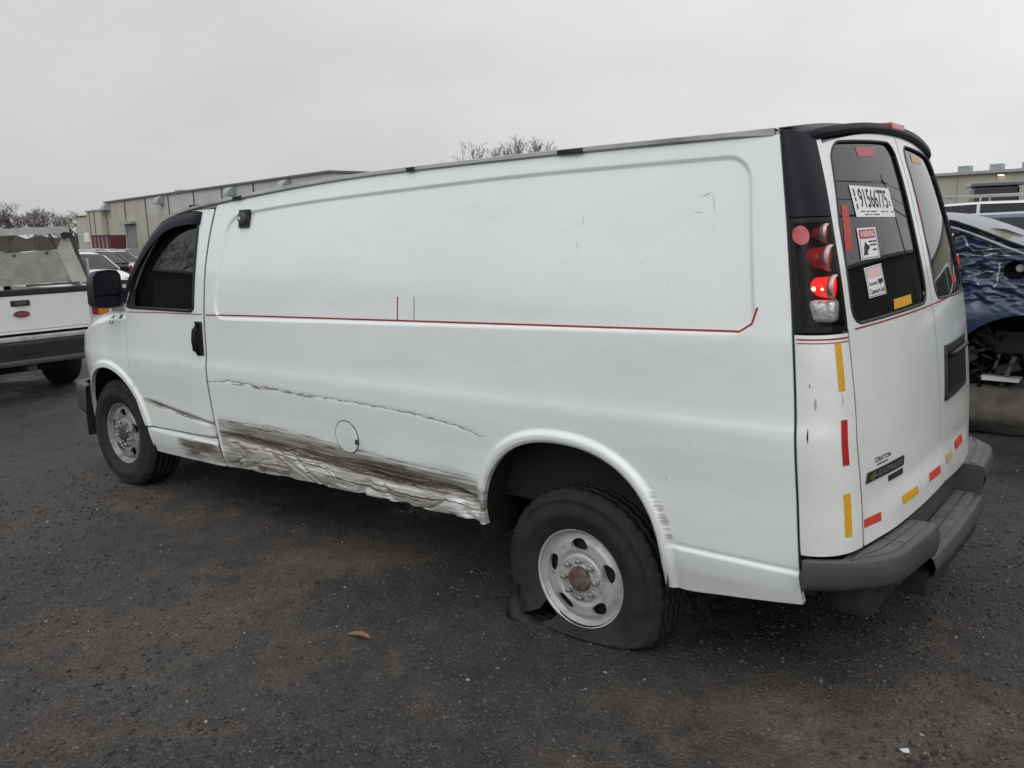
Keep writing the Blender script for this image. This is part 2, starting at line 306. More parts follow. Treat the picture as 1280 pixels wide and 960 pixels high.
def ground_mat():
    m = bpy.data.materials.new('asphalt_millings'); m.use_nodes = True; nt = m.node_tree; b = nt.nodes['Principled BSDF']; L = nt.links.new
    g = nt.nodes.new('ShaderNodeNewGeometry')
    def noise(scale, det=6, rough=.6, st=(1, 1, 1)):
        mp = nt.nodes.new('ShaderNodeMapping'); mp.inputs['Scale'].default_value = st; L(g.outputs['Position'], mp.inputs[0])
        n = nt.nodes.new('ShaderNodeTexNoise'); n.inputs['Scale'].default_value = scale; n.inputs['Detail'].default_value = det; n.inputs['Roughness'].default_value = rough; L(mp.outputs[0], n.inputs['Vector']); return n.outputs['Fac']
    def ramp(src, *st):
        r = nt.nodes.new('ShaderNodeValToRGB'); e = r.color_ramp.elements
        while len(e) < len(st): e.new(.5)
        for i, (p, c) in enumerate(st): e[i].position = p; e[i].color = (*c, 1)
        L(src, r.inputs[0]); return r.outputs[0]
    def mix(f, a, c, bt='MIX'):
        x = nt.nodes.new('ShaderNodeMix'); x.data_type = 'RGBA'; x.blend_type = bt
        if isinstance(f, float): x.inputs[0].default_value = f
        else: L(f, x.inputs[0])
        L(a, x.inputs[6]); L(c, x.inputs[7]); return x.outputs[2]
    big = ramp(noise(.55, 7, .62), (.34, (.020, .0198, .0206)), (.50, (.043, .0395, .0375)), (.66, (.092, .080, .071)))
    fine = ramp(noise(95, 5, .75), (.25, (.28, .28, .28)), (.55, (1, 1, 1)), (.78, (2.6, 2.5, 2.4)))
    c1 = mix(1.0, big, fine, 'MULTIPLY')
    mid = ramp(noise(7, 8, .75), (.3, (.50, .50, .51)), (.7, (1.45, 1.41, 1.36)))
    c1 = mix(1.0, c1, mid, 'MULTIPLY')
    vo = nt.nodes.new('ShaderNodeTexVoronoi'); vo.inputs['Scale'].default_value = 85; L(g.outputs['Position'], vo.inputs['Vector'])
    peb = ramp(vo.outputs['Color'], (.80, (0, 0, 0)), (.86, (1, 1, 1)))
    lit = nt.nodes.new('ShaderNodeRGB'); lit.outputs[0].default_value = (.105, .10, .095, 1)
    xm = nt.nodes.new('ShaderNodeMath'); xm.operation = 'MULTIPLY'; L(peb, xm.inputs[0]); xm.inputs[1].default_value = .5
    c1 = mix(xm.outputs[0], c1, lit.outputs[0])
    L(c1, b.inputs['Base Color'])
    rr = ramp(noise(1.1, 4), (.38, (.42, .42, .42)), (.60, (.92, .92, .92))); L(rr, b.inputs['Roughness']); b.inputs['Specular IOR Level'].default_value = .4
    bp = nt.nodes.new('ShaderNodeBump'); bp.inputs['Strength'].default_value = .9; bp.inputs['Distance'].default_value = .012; L(noise(55, 8, .72), bp.inputs['Height'])
    bp2 = nt.nodes.new('ShaderNodeBump'); bp2.inputs['Strength'].default_value = .7; bp2.inputs['Distance'].default_value = .008; L(vo.outputs['Distance'], bp2.inputs['Height']); bp2.invert = True; L(bp.outputs[0], bp2.inputs['Normal'])
    L(bp2.outputs[0], b.inputs['Normal']); return m
me.materials.append(ground_mat())
tag(link(bpy.data.objects.new('ground', me)), kind='structure')

def scatter_stones(name, n, region, smin, smax, m, seed, power=2.6, clump=True, label=None, cat='gravel'):
    r = np.random.default_rng(seed); xs = r.uniform(region[0], region[1], n*3); ys = r.uniform(region[2], region[3], n*3)
    if clump:
        w = np.clip(fbm(xs*.8, ys*.8, 77, 3)*2.6+.45, .05, 1); k = r.uniform(0, 1, len(xs)) < w; xs, ys = xs[k], ys[k]
    # fewer far away, where they could not be told apart
    d = np.hypot(xs-CAM_POS[0], ys-CAM_POS[1]); k = r.uniform(0, 1, len(xs)) < np.clip((4.2/d)**1.6, 0, 1); xs, ys = xs[k][:n], ys[k][:n]; n = len(xs)
    s = smin+(smax-smin)*r.uniform(0, 1, n)**power*1.0
    base = np.array([[-1, -1, -1], [1, -1, -1], [1, 1, -1], [-1, 1, -1], [-.75, -.75, 1], [.75, -.75, 1], [.75, .75, 1], [-.75, .75, 1]])*.5
    Vt = base[None]*(1+r.uniform(-.45, .35, (n, 8, 3))); Vt = Vt*s[:, None, None]*np.stack([r.uniform(.7, 1.4, n), r.uniform(.7, 1.4, n), r.uniform(.45, .85, n)], -1)[:, None, :]
    a = r.uniform(0, 2*math.pi, n); ca, sa = np.cos(a)[:, None], np.sin(a)[:, None]; X_ = Vt[..., 0]*ca-Vt[..., 1]*sa; Y_ = Vt[..., 0]*sa+Vt[..., 1]*ca
    Z_ = Vt[..., 2]+(ground_z(xs, ys)+s*.16)[:, None]+(X_*r.uniform(-.4, .4, n)[:, None])
    co = np.stack([X_+xs[:, None], Y_+ys[:, None], Z_], -1).reshape(-1, 3)
    fq = np.array([[0, 3, 2, 1], [4, 5, 6, 7], [0, 1, 5, 4], [1, 2, 6, 5], [2, 3, 7, 6], [3, 0, 4, 7]]); Q = (fq[None]+8*np.arange(n)[:, None, None]).reshape(-1, 4); k = len(Q)
    me = bpy.data.meshes.new(name); me.vertices.add(len(co)); me.vertices.foreach_set('co', co.astype(np.float32).ravel()); me.loops.add(k*4); me.loops.foreach_set('vertex_index', Q.astype(np.int32).ravel())
    me.polygons.add(k); me.polygons.foreach_set('loop_start', (np.arange(k)*4).astype(np.int32)); me.polygons.foreach_set('loop_total', np.full(k, 4, np.int32)); me.update(); me.materials.append(m)
    return tag(link(bpy.data.objects.new(name, me)), label, cat, kind='stuff')
M['stone_dark'] = mat('stone_dark', (.042, .038, .036), .85, var=.6, vscale=2.3)
M['stone_grey'] = mat('stone_grey', (.085, .08, .076), .85, var=.65, vscale=9)
M['stone_pale'] = mat('stone_pale', (.26, .25, .24), .8, var=.4, vscale=9)
scatter_stones('gravel', 36000, (-3.0, 7.2, -3.4, 3.0), .0035, .0165, M['stone_dark'], 1, 3.4, label='dark crushed gravel loose all over the lot')
scatter_stones('grit', 17000, (-3.0, 7.2, -3.4, 3.0), .003, .015, M['stone_grey'], 2, 3.6, label='grey grit lying among the dark gravel')
scatter_stones('pebbles', 420, (-3.0, 7.2, -3.4, 3.0), .004, .013, M['stone_pale'], 3, 2.6, clump=False, label='scattered pale pebbles on the dark ground', cat='pebbles')

# ------------------------------------------------------------------ the van : shape functions (metres; x rearward from the front axle)
SLOPE = .0095
prof = pchip([.30, .36, .42, .50, .60, .68, .74, .80, .90, .955, .985, 1.01, 1.05, 1.12, 1.20, 1.28, 1.35, 1.5, 1.7, 1.9, 1.97, 2.1],
             [.915, .935, .955, .970, .978, .982, .985, .990, .9975, .9985, .9965, .9925, .989, .987, .985, .982, .975, .957, .925, .886, .870, .83])
taper = pchip([-1.0, -.9, -.8, -.65, -.5, -.36, -.2, 0, .5, 4.3, 4.7, 5.0], [.40, .31, .245, .165, .10, .052, .02, .004, 0, 0, .006, .025])
def Y0(x, z): return prof(np.asarray(z)-SLOPE*(np.asarray(x)-3.))-taper(x)
xc = pchip([.40, .64, .97, 1.29, 1.77, 2.03, 2.15], [5.115, 5.106, 5.082, 5.045, 4.938, 4.855, 4.81])
xse = pchip([.30, .40, .57, .96, 1.33, 1.64, 1.99, 2.15], [4.897, 4.893, 4.882, 4.866, 4.842, 4.803, 4.742, 4.71])
def yde(z): return Y0(xse(z), z)-.135-.022*sstep(1.35, .7, z)
KR = .062
def Xr(y, z): return xc(z)-KR*(np.asarray(y)/yde(z))**2
zgut = pchip([.80, .88, 1.084, 1.383, 1.625, 1.995, 2.33, 2.8, 3.84, 4.73], [1.825, 1.848, 1.886, 1.916, 1.934, 1.957, 1.975, 1.990, 1.998, 1.994])
zbot = pchip([.4, .74, 1.34, 2.25, 2.88, 3.43, 3.9, 4.406, 4.574, 4.9], [.315, .318, .338, .383, .390, .397, .36, .325, .345, .390])
door_r = pchip([.30, .342, .536, .758, 1.0, 1.24, 1.52, 1.726, 1.893, 1.95], [1.335, 1.333, 1.322, 1.303, 1.307, 1.311, 1.318, 1.347, 1.388, 1.405])
door_l = pchip([.30, .50, .56, .72, .872, 1.04, 1.254, 1.29, 1.463, 1.677, 1.83, 1.885, 1.92], [.50, .470, .446, .391, .363, .340, .361, .372, .425, .600, .820, .960, 1.06])
def arch_r(x, z):  # distance-like value outside the rear wheel opening
    a = np.abs((x-3.902)/.450)**2.25; b = np.abs((np.maximum(z, .40)-.40)/.443)**2.25; return ((a+b)**(1/2.25)-1)*.45
def arch_f(x, z):
    a = ((x-.03)/.462)**2; b = ((np.maximum(z, .40)-.40)/.462)**2; return (np.sqrt(a+b)-1)*.462
pan_t = pchip([1.43, 1.567, 1.79, 2.93, 3.85, 4.6, 4.75], [1.80, 1.825, 1.852, 1.902, 1.922, 1.924, 1.922])
def recess(x, z):
    zb = 1.252+.0235*(x-1.5); zt = pan_t(x); xl = 1.425+.25*np.maximum(z-1.36, 0)**1.1; xr_ = 4.712-.11*np.maximum(z-1.33, 0)
    cx, hx = (xl+xr_)/2, (xr_-xl)/2; cz, hz = (zb+zt)/2, (zt-zb)/2; r = .085
    qx = np.abs(x-cx)-hx+r; qz = np.abs(z-cz)-hz+r
    return np.minimum(np.maximum(qx, qz), 0)+np.hypot(np.maximum(qx, 0), np.maximum(qz, 0))-r
crush_z = pchip([1.33, 1.42, 1.80, 2.30, 2.62, 2.97, 3.24, 3.45], [.56, .548, .545, .530, .513, .500, .520, .488])
def Yside(x, z):
    """cargo side with pressed panel, wheel arch lip, crease and collision damage"""
    y = Y0(x, z)
    y = y-.0085*sstep(.004, -.010, recess(x, z))
    d = arch_r(x, z); y = y+.020*sstep(.058, .030, d)-.010*sstep(.012, 0, d)
    low = sstep(4.36, 4.44, x); y = y+low*(.008*sstep(.520, .500, z)-.006*np.exp(-((z-.513)/.007)**2))
    return y-dents(x, z)
def dents(x, z):
    w = sstep(1.34, 1.46, x)*sstep(3.46, 3.40, x)
    cz = crush_z(x)+.012*fbm(x*5, x*0, 5, 3)*2
    dz = z-cz
    k = .030*np.exp(-(dz/.022)**2)*(.55+1.3*np.clip(fbm(x*2.6, x*0+3, 8, 3)+.35, 0, 1))
    k = k+.018*np.exp(-((dz-.012)/.07)**2)*(.6+.9*vnoise(x*3, x*0, 12))
    low = sstep(.02, -.04, dz)
    k = k+low*(.030*fbm(x*2.2, z*7, 14, 2)+.012*np.exp(-(fbm(x*2.4+z*2, z*9-x*.7, 19, 2)/.022)**2)+.009*np.exp(-(fbm(x*5-z*3, z*13+x, 23, 2)/.018)**2))
    for xd, sl, am, wd in ((1.50, -.5, .012, .02), (1.98, -2.2, .010, .03), (2.10, -1.7, .016, .022), (2.66, .8, .018, .03), (2.78, -1.1, .010, .02), (2.93, .3, .014, .035), (3.30, -.9, .012, .03)): k = k+low*am*np.exp(-((x-xd-sl*(dz+.05)-.03*fbm(z*30, x*6, 17, 2))/wd)**2)*(.5+vnoise(x*9, z*18, 6))
    k = k+.005*sstep(.24, .0, dz)*sstep(-.02, .03, dz)*fbm(x*1.6, z*22, 25, 3)*2
    # scratch running along the side and the long shallow waves around it
    k = k+.002*np.exp(-((z-scr_z(x))/.008)**2)+.004*fbm(x*1.1, z*3.0, 41, 2)*sstep(1.0, .9, z)
    k = k*w
    # pressed-in door-side corner and the knocked arch corner
    k = k+.014*np.exp(-((x-1.38)/.03)**2-((z-.50)/.07)**2)
    k = k+.0015*fbm(x*1.3, z*1.6, 55, 3)
    return k
scr_z = pchip([1.28, 1.6, 1.9, 2.38, 2.87, 3.29, 3.53], [.872, .896, .893, .884, .880, .851, .813])
def scrape_attr(P):
    x, z = P[:, 0], P[:, 2]; w = sstep(1.335, 1.36, x)*sstep(3.50, 3.44, x); dz = z-crush_z(x)
    wv = .6+.8*vnoise(x*2.1, x*0+7, 66)
    s = np.exp(-(np.maximum(dz-.005, 0)/.030)**2-(np.minimum(dz+.008, 0)/.030)**2)*(.82+.25*vnoise(x*6, x*0, 65))
    s = np.maximum(s, .80*sstep(.175, .06, dz)*sstep(-.05, 0., dz)*wv*(.55+.75*vnoise(x*1.7, z*16, 61)))
    s = np.maximum(s, np.clip(.50+1.1*fbm(x*2.6, z*15, 63, 3), 0, .95)*sstep(.0, -.04, dz))
    s = np.maximum(s, .8*np.exp(-((z-(zbot(x)+.075+.02*np.sin(x*5)))/.012)**2)*vnoise(x*5, x*0, 67))
    s = np.maximum(s, .9*np.exp(-((x-3.44)/.02)**2)*sstep(.62, .55, z)*vnoise(x*3, z*25, 8))
    s = s*w
    # rub mark behind the wheel arch
    d = arch_r(x, z); s = np.maximum(s, .50*sstep(.09, .05, d)*sstep(.028, .05, d)*sstep(.49, .55, z)*sstep(.78, .66, z)*(x > 4.2))
    s = np.maximum(s, .5*sstep(.03, .0, d)*sstep(.9, .5, z)*(vnoise(x*20, z*20, 3) > .55))
    return np.clip(s, 0, 1)
van = empty('cargo_van', (0, 0, 0))
tag(van, 'long white cargo van with scraped side and flat rear tyre', 'van')
IN_Y = lambda P: np.stack([0*P[:, 0], 0*P[:, 0]+.028, 0*P[:, 0]], -1)
GAP = .009
def fn_side(Ys):
    def fn(u, v):
        x0 = 1.33+(4.87-1.33)*u; zb_ = zbot(x0)+.010*fbm(x0*6, x0*0+2, 51, 4, .6)*sstep(1.4, 1.5, x0)*sstep(3.42, 3.3, x0); z = zb_+(zgut(x0)-.012-zb_)*v
        xl = door_r(z)+GAP; xr_ = xse(z)-.006; x = xl+(xr_-xl)*u
        return np.stack([x, -Ys(x, z), z], -1)
    return fn
hole_r = lambda P: arch_r(P[..., 0], P[..., 2])
patch('side_panel', 560, 250, fn_side(Yside), M['white'], van, hole_r, IN_Y, scrape_attr)
def Yplain(x, z):
    d = arch_r(x, z); return Y0(x, z)-.0085*sstep(.004, -.010, recess(x, z))+.020*sstep(.058, .030, d)
patch('side_panel', 160, 80, fn_side(Yplain), M['white'], van, hole_r, IN_Y, mirror=True)
# front door (with window opening)
win_l = pchip([1.25, 1.287, 1.464, 1.656, 1.76, 1.80, 1.84], [.385, .398, .492, .652, .775, .850, 1.0])
def hole_win(P):
    x, z = P[..., 0], P[..., 2]; xr_ = 1.196+.045*(z-1.29); zt = 1.812; zb = 1.290
    a = np.stack([x-win_l(z), xr_-x, zt-z, z-zb], -1); r = .035
    m_ = np.minimum(a, r); return np.where((a > 0).all(-1), -(r-np.sqrt(((r-m_)**2).sum(-1))), 0.02+0*x) if False else -np.min(a, -1)*1.0
def hole_win_neg(P): return -hole_win_pos(P)
def hole_win_pos(P):   # >0 inside the opening
    x, z = P[..., 0], P[..., 2]; xr_ = 1.196+.045*(z-1.29); a = np.stack([x-win_l(z), xr_-x, 1.812-z, z-1.290], -1); r = .05
    return r-np.sqrt((np.maximum(r-a, 0)**2).sum(-1))+np.minimum(np.min(a, -1)-r, 0)*0
def Ydoor(x, z):
    y = Y0(x, z)+.0012*fbm(x*2, z*2, 71, 3)
    y = y-.012*np.exp(-((x-1.29)/.05)**2-((z-.53)/.08)**2)-.010*np.exp(-((z-(.683-.10*(x-.46)))/.012)**2)*sstep(.44, .6, x)
    d = arch_f(x, z); return y+.016*sstep(.055, .028, d)
def fn_door(u, v):
    z = .502+.02*u+(zgut(1.2)-.02-.502-.02*u)*v; xl = door_l(z)+.004; xr_ = door_r(z)-GAP; x = xl+(xr_-xl)*u; return np.stack([x, -Ydoor(x, z), z], -1)
def door_attr(P):
    x, z = P[:, 0], P[:, 2]; c = .683-.155*(x-.46)**1.2 if False else .683-.10*np.maximum(x-.46, 0)
    s = .85*np.exp(-((z-c)/.024)**2)*sstep(.44, .5, x)*(.5+.7*vnoise(x*6, z*3, 4)); s = np.maximum(s, .95*np.exp(-((x-1.30)/.03)**2-((z-.52)/.03)**2))
    return np.clip(np.maximum(s, .35*sstep(.58, .52, z)*sstep(.7, 1.2, x)), 0, 1)
fd = patch('front_door', 110, 150, fn_door, M['white'], van, hole_win_neg, IN_Y, door_attr)
fd2 = patch('front_door', 60, 80, fn_door, M['white'], van, hole_win_neg, IN_Y, mirror=True)
def fn_glass(u, v):
    z = 1.26+(1.84-1.26)*v; xl = win_l(z)-.03; x = xl+(1.25-xl)*u; return np.stack([x, -(Y0(x, z)-.020), z], -1)
patch('window', 24, 16, fn_glass, M['glass'], fd); patch('window', 24, 16, fn_glass, M['glass'], fd2, mirror=True)
# outline of the window opening for the rubber seal
wo_pts = [(win_l(z)+0, z) for z in np.linspace(1.30, 1.80, 16)]+[(x, 1.812) for x in np.linspace(.88, 1.18, 8)]+[(1.219, 1.80)]+[(1.196+.045*(z-1.29), z) for z in np.linspace(1.78, 1.30, 12)]+[(1.18, 1.290)]+[(x, 1.288) for x in np.linspace(1.15, .42, 14)]
for mir, dd in ((1, fd), (-1, fd2)):
    b = MB(); pts = [(x, -mir*(float(Y0(x, z))+.001), z) for x, z in wo_pts]; b.tube(pts+[pts[0]], .0105, 6, False); b.build('window_seal', M['black_plastic'], dd, True)
# smoked wind deflector above the window
vo = [(.385, 1.40), (.402, 1.463), (.490, 1.575), (.590, 1.677), (.700, 1.765), (.813, 1.832), (.93, 1.862), (1.059, 1.876), (1.18, 1.877), (1.250, 1.868)]
vi = [(.452, 1.385), (.490, 1.445), (.585, 1.555), (.690, 1.652), (.785, 1.715), (.885, 1.762), (.98, 1.785), (1.08, 1.796), (1.17, 1.799), (1.238, 1.797)]
def fn_visor(u, v):
    s = u*(len(vo)-1); i = np.clip(np.floor(s).astype(int), 0, len(vo)-2); t = s-i; A = np.array(vo); B = np.array(vi)
    a = A[i]*(1-t)[..., None]+A[i+1]*t[..., None]; b = B[i]*(1-t)[..., None]+B[i+1]*t[..., None]; p = a*(1-v)[..., None]+b*v[..., None]
    endf = 1-np.clip((u-.93)/.07, 0, 1)**2; y = Y0(p[..., 0], p[..., 1])+.006+.026*np.sin(np.clip(v*1.5, 0, 1)*math.pi/2)*endf
    return np.stack([p[..., 0], -y, p[..., 1]], -1)
for mir, dd in ((False, fd), (True, fd2)): patch('wind_deflector', 40, 6, fn_visor, M['black_trim'], dd, None, lambda P: np.array([[0, .006, 0]])+0*P, mirror=mir)
# door handle
for mir, dd in ((-1, fd), (1, fd2)):
    b = MB(); yy = mir*float(Y0(1.245, 1.12))
    b.box((1.212, yy-.004, 1.022), (1.288, yy+.004, 1.228), .003); b.build('handle_bezel', M['black_plastic'], dd)
    b = MB(); pr = [(1.235, 1.032, .006), (1.238, 1.06, .026), (1.242, 1.12, .032), (1.246, 1.18, .026), (1.250, 1.218, .006)]
    b.tube([(x, yy+mir*o, z) for x, z, o in pr], [.013, .017, .018, .017, .013], 10); b.build('handle', M['black_trim'], dd, True)
# rocker under the door
def Yrock(x, z): return Y0(x, z)+.010*sstep(.50, .47, z)-.012*np.clip(fbm(x*7, z*14, 81, 3)*2, 0, 1)*sstep(.85, 1.1, x)
def fn_rock(u, v): z = zbot(.8+.5*u)+(.492+.02*u-zbot(.8+.5*u))*v; xl = .03+np.sqrt(np.maximum(.462**2-np.maximum(z-.40, 0)**2, 0)); x = xl+(door_r(z)-GAP-xl)*u; return np.stack([x, -Yrock(x, z), z], -1)
def rock_attr(P): x, z = P[:, 0], P[:, 2]; return np.clip(sstep(.75, .95, x)*(.62+.6*fbm(x*5, z*16, 83, 3)*2)*sstep(.50, .46, z), 0, 1)
patch('rocker_panel', 70, 24, fn_rock, M['white'], van, None, IN_Y, rock_attr); patch('rocker_panel', 40, 12, fn_rock, M['white'], van, None, IN_Y, mirror=True)
# front fender
zhood = pchip([-.95, -.75, -.55, -.357, -.091, .166, .40], [.93, 1.0, 1.07, 1.138, 1.208, 1.250, 1.268])
def Yfend(x, z): d = arch_f(x, z); return Y0(x, z)+.016*sstep(.055, .028, d)-.03*sstep(-.05, 0, z-zhood(x)+.012)
def fn_fend(u, v):
    x0 = -.70+(.37+.70)*u; zl = .40+0*u; z = zl+(zhood(x0)-zl)*v; xr_ = door_l(z)-.003; x = -.70+(xr_+.70)*u; return np.stack([x, -Yfend(x, z), z], -1)
hole_f = lambda P: arch_f(P[..., 0], P[..., 2])
patch('fender', 120, 90, fn_fend, M['white'], van, hole_f, IN_Y); patch('fender', 60, 45, fn_fend, M['white'], van, hole_f, IN_Y, mirror=True)
# hood, windshield, pillars, nose
def fn_hood(u, v):
    x = -.90+(.10+.90)*u; w = Y0(np.maximum(x, -.70), zhood(x))-.028-.12*np.clip((-.66-x)/.24, 0, 1); y = -w+2*w*v; return np.stack([x-.0*y, y, zhood(x)+.065*(1-(np.abs(y)/w)**2.2)-.006], -1)
patch('hood', 40, 30, fn_hood, M['white'], van)
def fn_ws(u, v):
    z = 1.262+(1.872-1.262)*v; xe = door_l(z)-.05-.06*(1-v); w = Y0(xe+.05, z)-.055; y = -w+2*w*u; return np.stack([xe-.20*(1-(y/w)**2)*(1-.35*v), y, z+.03*v*(1-(y/w)**2)], -1)
patch('windshield', 30, 20, fn_ws, M['glass'], van)
def fn_ap(u, v):
    z = 1.262+(1.885-1.262)*v; x1 = door_l(z)+.002; x0 = door_l(z)-.05-.06*(1-v); y1 = Y0(x1, z)-.004; y0 = Y0(x0+.05, z)-.053; t = u; return np.stack([x0+(x1-x0)*t, -(y0+(y1-y0)*np.sqrt(t)), z], -1)
patch('windshield_pillar', 8, 24, fn_ap, M['white'], van); patch('windshield_pillar', 8, 24, fn_ap, M['white'], van, mirror=True)
def fn_nose(u, v):
    z = .62+(1.02-.62)*v; y = -.80+1.6*u; return np.stack([-.90-.03*(1-v)*0+.205*(np.abs(y)/.80)**2.8+.05*v*v, y, z], -1)
patch('front_grille', 40, 16, fn_nose, M['black_plastic'], van)
b = MB()
for k in range(4): b.tube([(-.915+.205*(abs(y)/.8)**2.8, y, .74+.06*k) for y in np.linspace(-.42, .42, 9)], .012, 6)
b.build('grille_bar', M['chrome'], van, True)
for s in (-1, 1):
    b = MB(); V = []
    for y in np.linspace(.46, .79, 6):
        for z in (.76, .98): V.append((-.925+.205*(y/.8)**2.8, s*y, z))
    F = [(2*i, 2*i+1, 2*i+3, 2*i+2) for i in range(5)]; b.add(V, F); b.build('headlight', M['lamp_clear'], van, True)
fbp = np.array([(-.50, -.925), (-.64, -.915), (-.77, -.875), (-.87, -.78), (-.93, -.63), (-.95, -.42), (-.965, 0.)]); fbp = np.concatenate([fbp, fbp[-2::-1]*np.array([1, -1])])
def fn_fb(u, v):
    q = u*(len(fbp)-1); x = np.interp(q, range(len(fbp)), fbp[:, 0]); y = np.interp(q, range(len(fbp)), fbp[:, 1])
    sx = np.interp(v*6, range(7), [-.07, -.008, .0, .004, .0, -.02, -.08]); sz = np.interp(v*6, range(7), [.672, .670, .650, .56, .475, .45, .445]); k = 1+sx/np.hypot(x+.1, y)
    return np.stack([(x+.1)*k-.1, y*k, sz+0*x], -1)
patch('front_bumper', 72, 18, fn_fb, M['bumper'], van)
b = MB(); b.box((-.80, -.70, .30), (-.45, .70, .46), .03); b.build('air_dam', M['dark'], van)
# roof, drip rails
def zroof(x, y): w = Y0(x, zgut(x))-.012; return zgut(x)+.006+.058*(1-np.abs(np.clip(y/w, -1, 1))**2.2)*(.35+.65*sstep(1.2, 3.2, x))
def fn_roof(u, v):
    x = .80+(4.735-.80)*u; w = Y0(x, zgut(x))-.012; s = np.sin((v-.5)*math.pi); y = w*s; return np.stack([x, y, zroof(x, y)], -1)
patch('roof', 90, 40, fn_roof, M['white'], van, None, lambda P: np.array([[0, 0, -.03]])+0*P)
for s in (-1, 1):
    b = MB(); xs = np.concatenate([np.linspace(.80, 1.6, 14), np.linspace(1.8, 4.72, 22)])
    V = []; F = []
    for x in xs:
        yy = float(Y0(x, zgut(x))); z = float(zgut(x)); f = 1-.7*float(sstep(4.55, 4.72, x))
        for dy, dz in ((-.03, .008), (.004, .011), (.014*f, .008), (.016*f, -.006), (.006, -.013), (-.012, -.013)): V.append((x, s*(yy+dy), z+dz))
    n = 6
    for i in range(len(xs)-1):
        for k in range(n): F.append((i*n+k, i*n+(k+1) % n, (i+1)*n+(k+1) % n, (i+1)*n+k))
    F += [tuple(range(6)), tuple(range((len(xs)-1)*6, len(xs)*6))]
    b.add(V, F); r_ = b.build('drip_rail', M['rail'], van)
    b = MB()
    for x0, x1 in ((1.58, 1.66), (2.98, 3.03), (3.84, 3.96)):
        b.hexa([(x0, s*(float(Y0(x0, zgut(x0)))+.010), float(zgut(x0))-.010), (x1, s*(float(Y0(x1, zgut(x1)))+.010), float(zgut(x1))-.010), (x1, s*(float(Y0(x1, zgut(x1)))+.021), float(zgut(x1))-.012), (x0, s*(float(Y0(x0, zgut(x0)))+.018), float(zgut(x0))-.012),
                (x0, s*(float(Y0(x0, zgut(x0)))+.010), float(zgut(x0))+.008), (x1, s*(float(Y0(x1, zgut(x1)))+.010), float(zgut(x1))+.008), (x1, s*(float(Y0(x1, zgut(x1)))+.021), float(zgut(x1))+.006), (x0, s*(float(Y0(x0, zgut(x0)))+.021), float(zgut(x0))+.006)])
        b.build('worn_seal', M['black_plastic'], r_); b = MB()
# ---- rear corner (Bezier in plan between the side edge and the rear door edge)
def corner(t, z, off=0.0):
    Ya = Y0(xse(z), z); yb = yde(z); xa = xse(z)+.006; xb = xc(z)-KR; cxp = xb-(2*KR/yb)*(Ya-yb); 
    bx = (1-t)**2*xa+2*t*(1-t)*cxp+t*t*xb; by = (1-t)**2*Ya+2*t*(1-t)*Ya*.995+t*t*yb
    tx = 2*(1-t)*(cxp-xa)+2*t*(xb-cxp); ty = 2*(1-t)*(Ya*.995-Ya)+2*t*(yb-Ya*.995); l = np.hypot(tx, ty)+1e-9
    nxn, nyn = -ty/l, tx/l
    return np.stack([bx+nxn*off, -(by+nyn*off), z], -1)
IN_D = lambda P: np.array([[-.02, .02, 0]])+0*P
def fn_corner(z0, z1, t0=0., t1=1., off=0.):
    def fn(u, v): zz0 = z0(u) if callable(z0) else z0; zz1 = z1(u) if callable(z1) else z1; return corner(t0+(t1-t0)*u, zz0+(zz1-zz0)*v, off)
    return fn
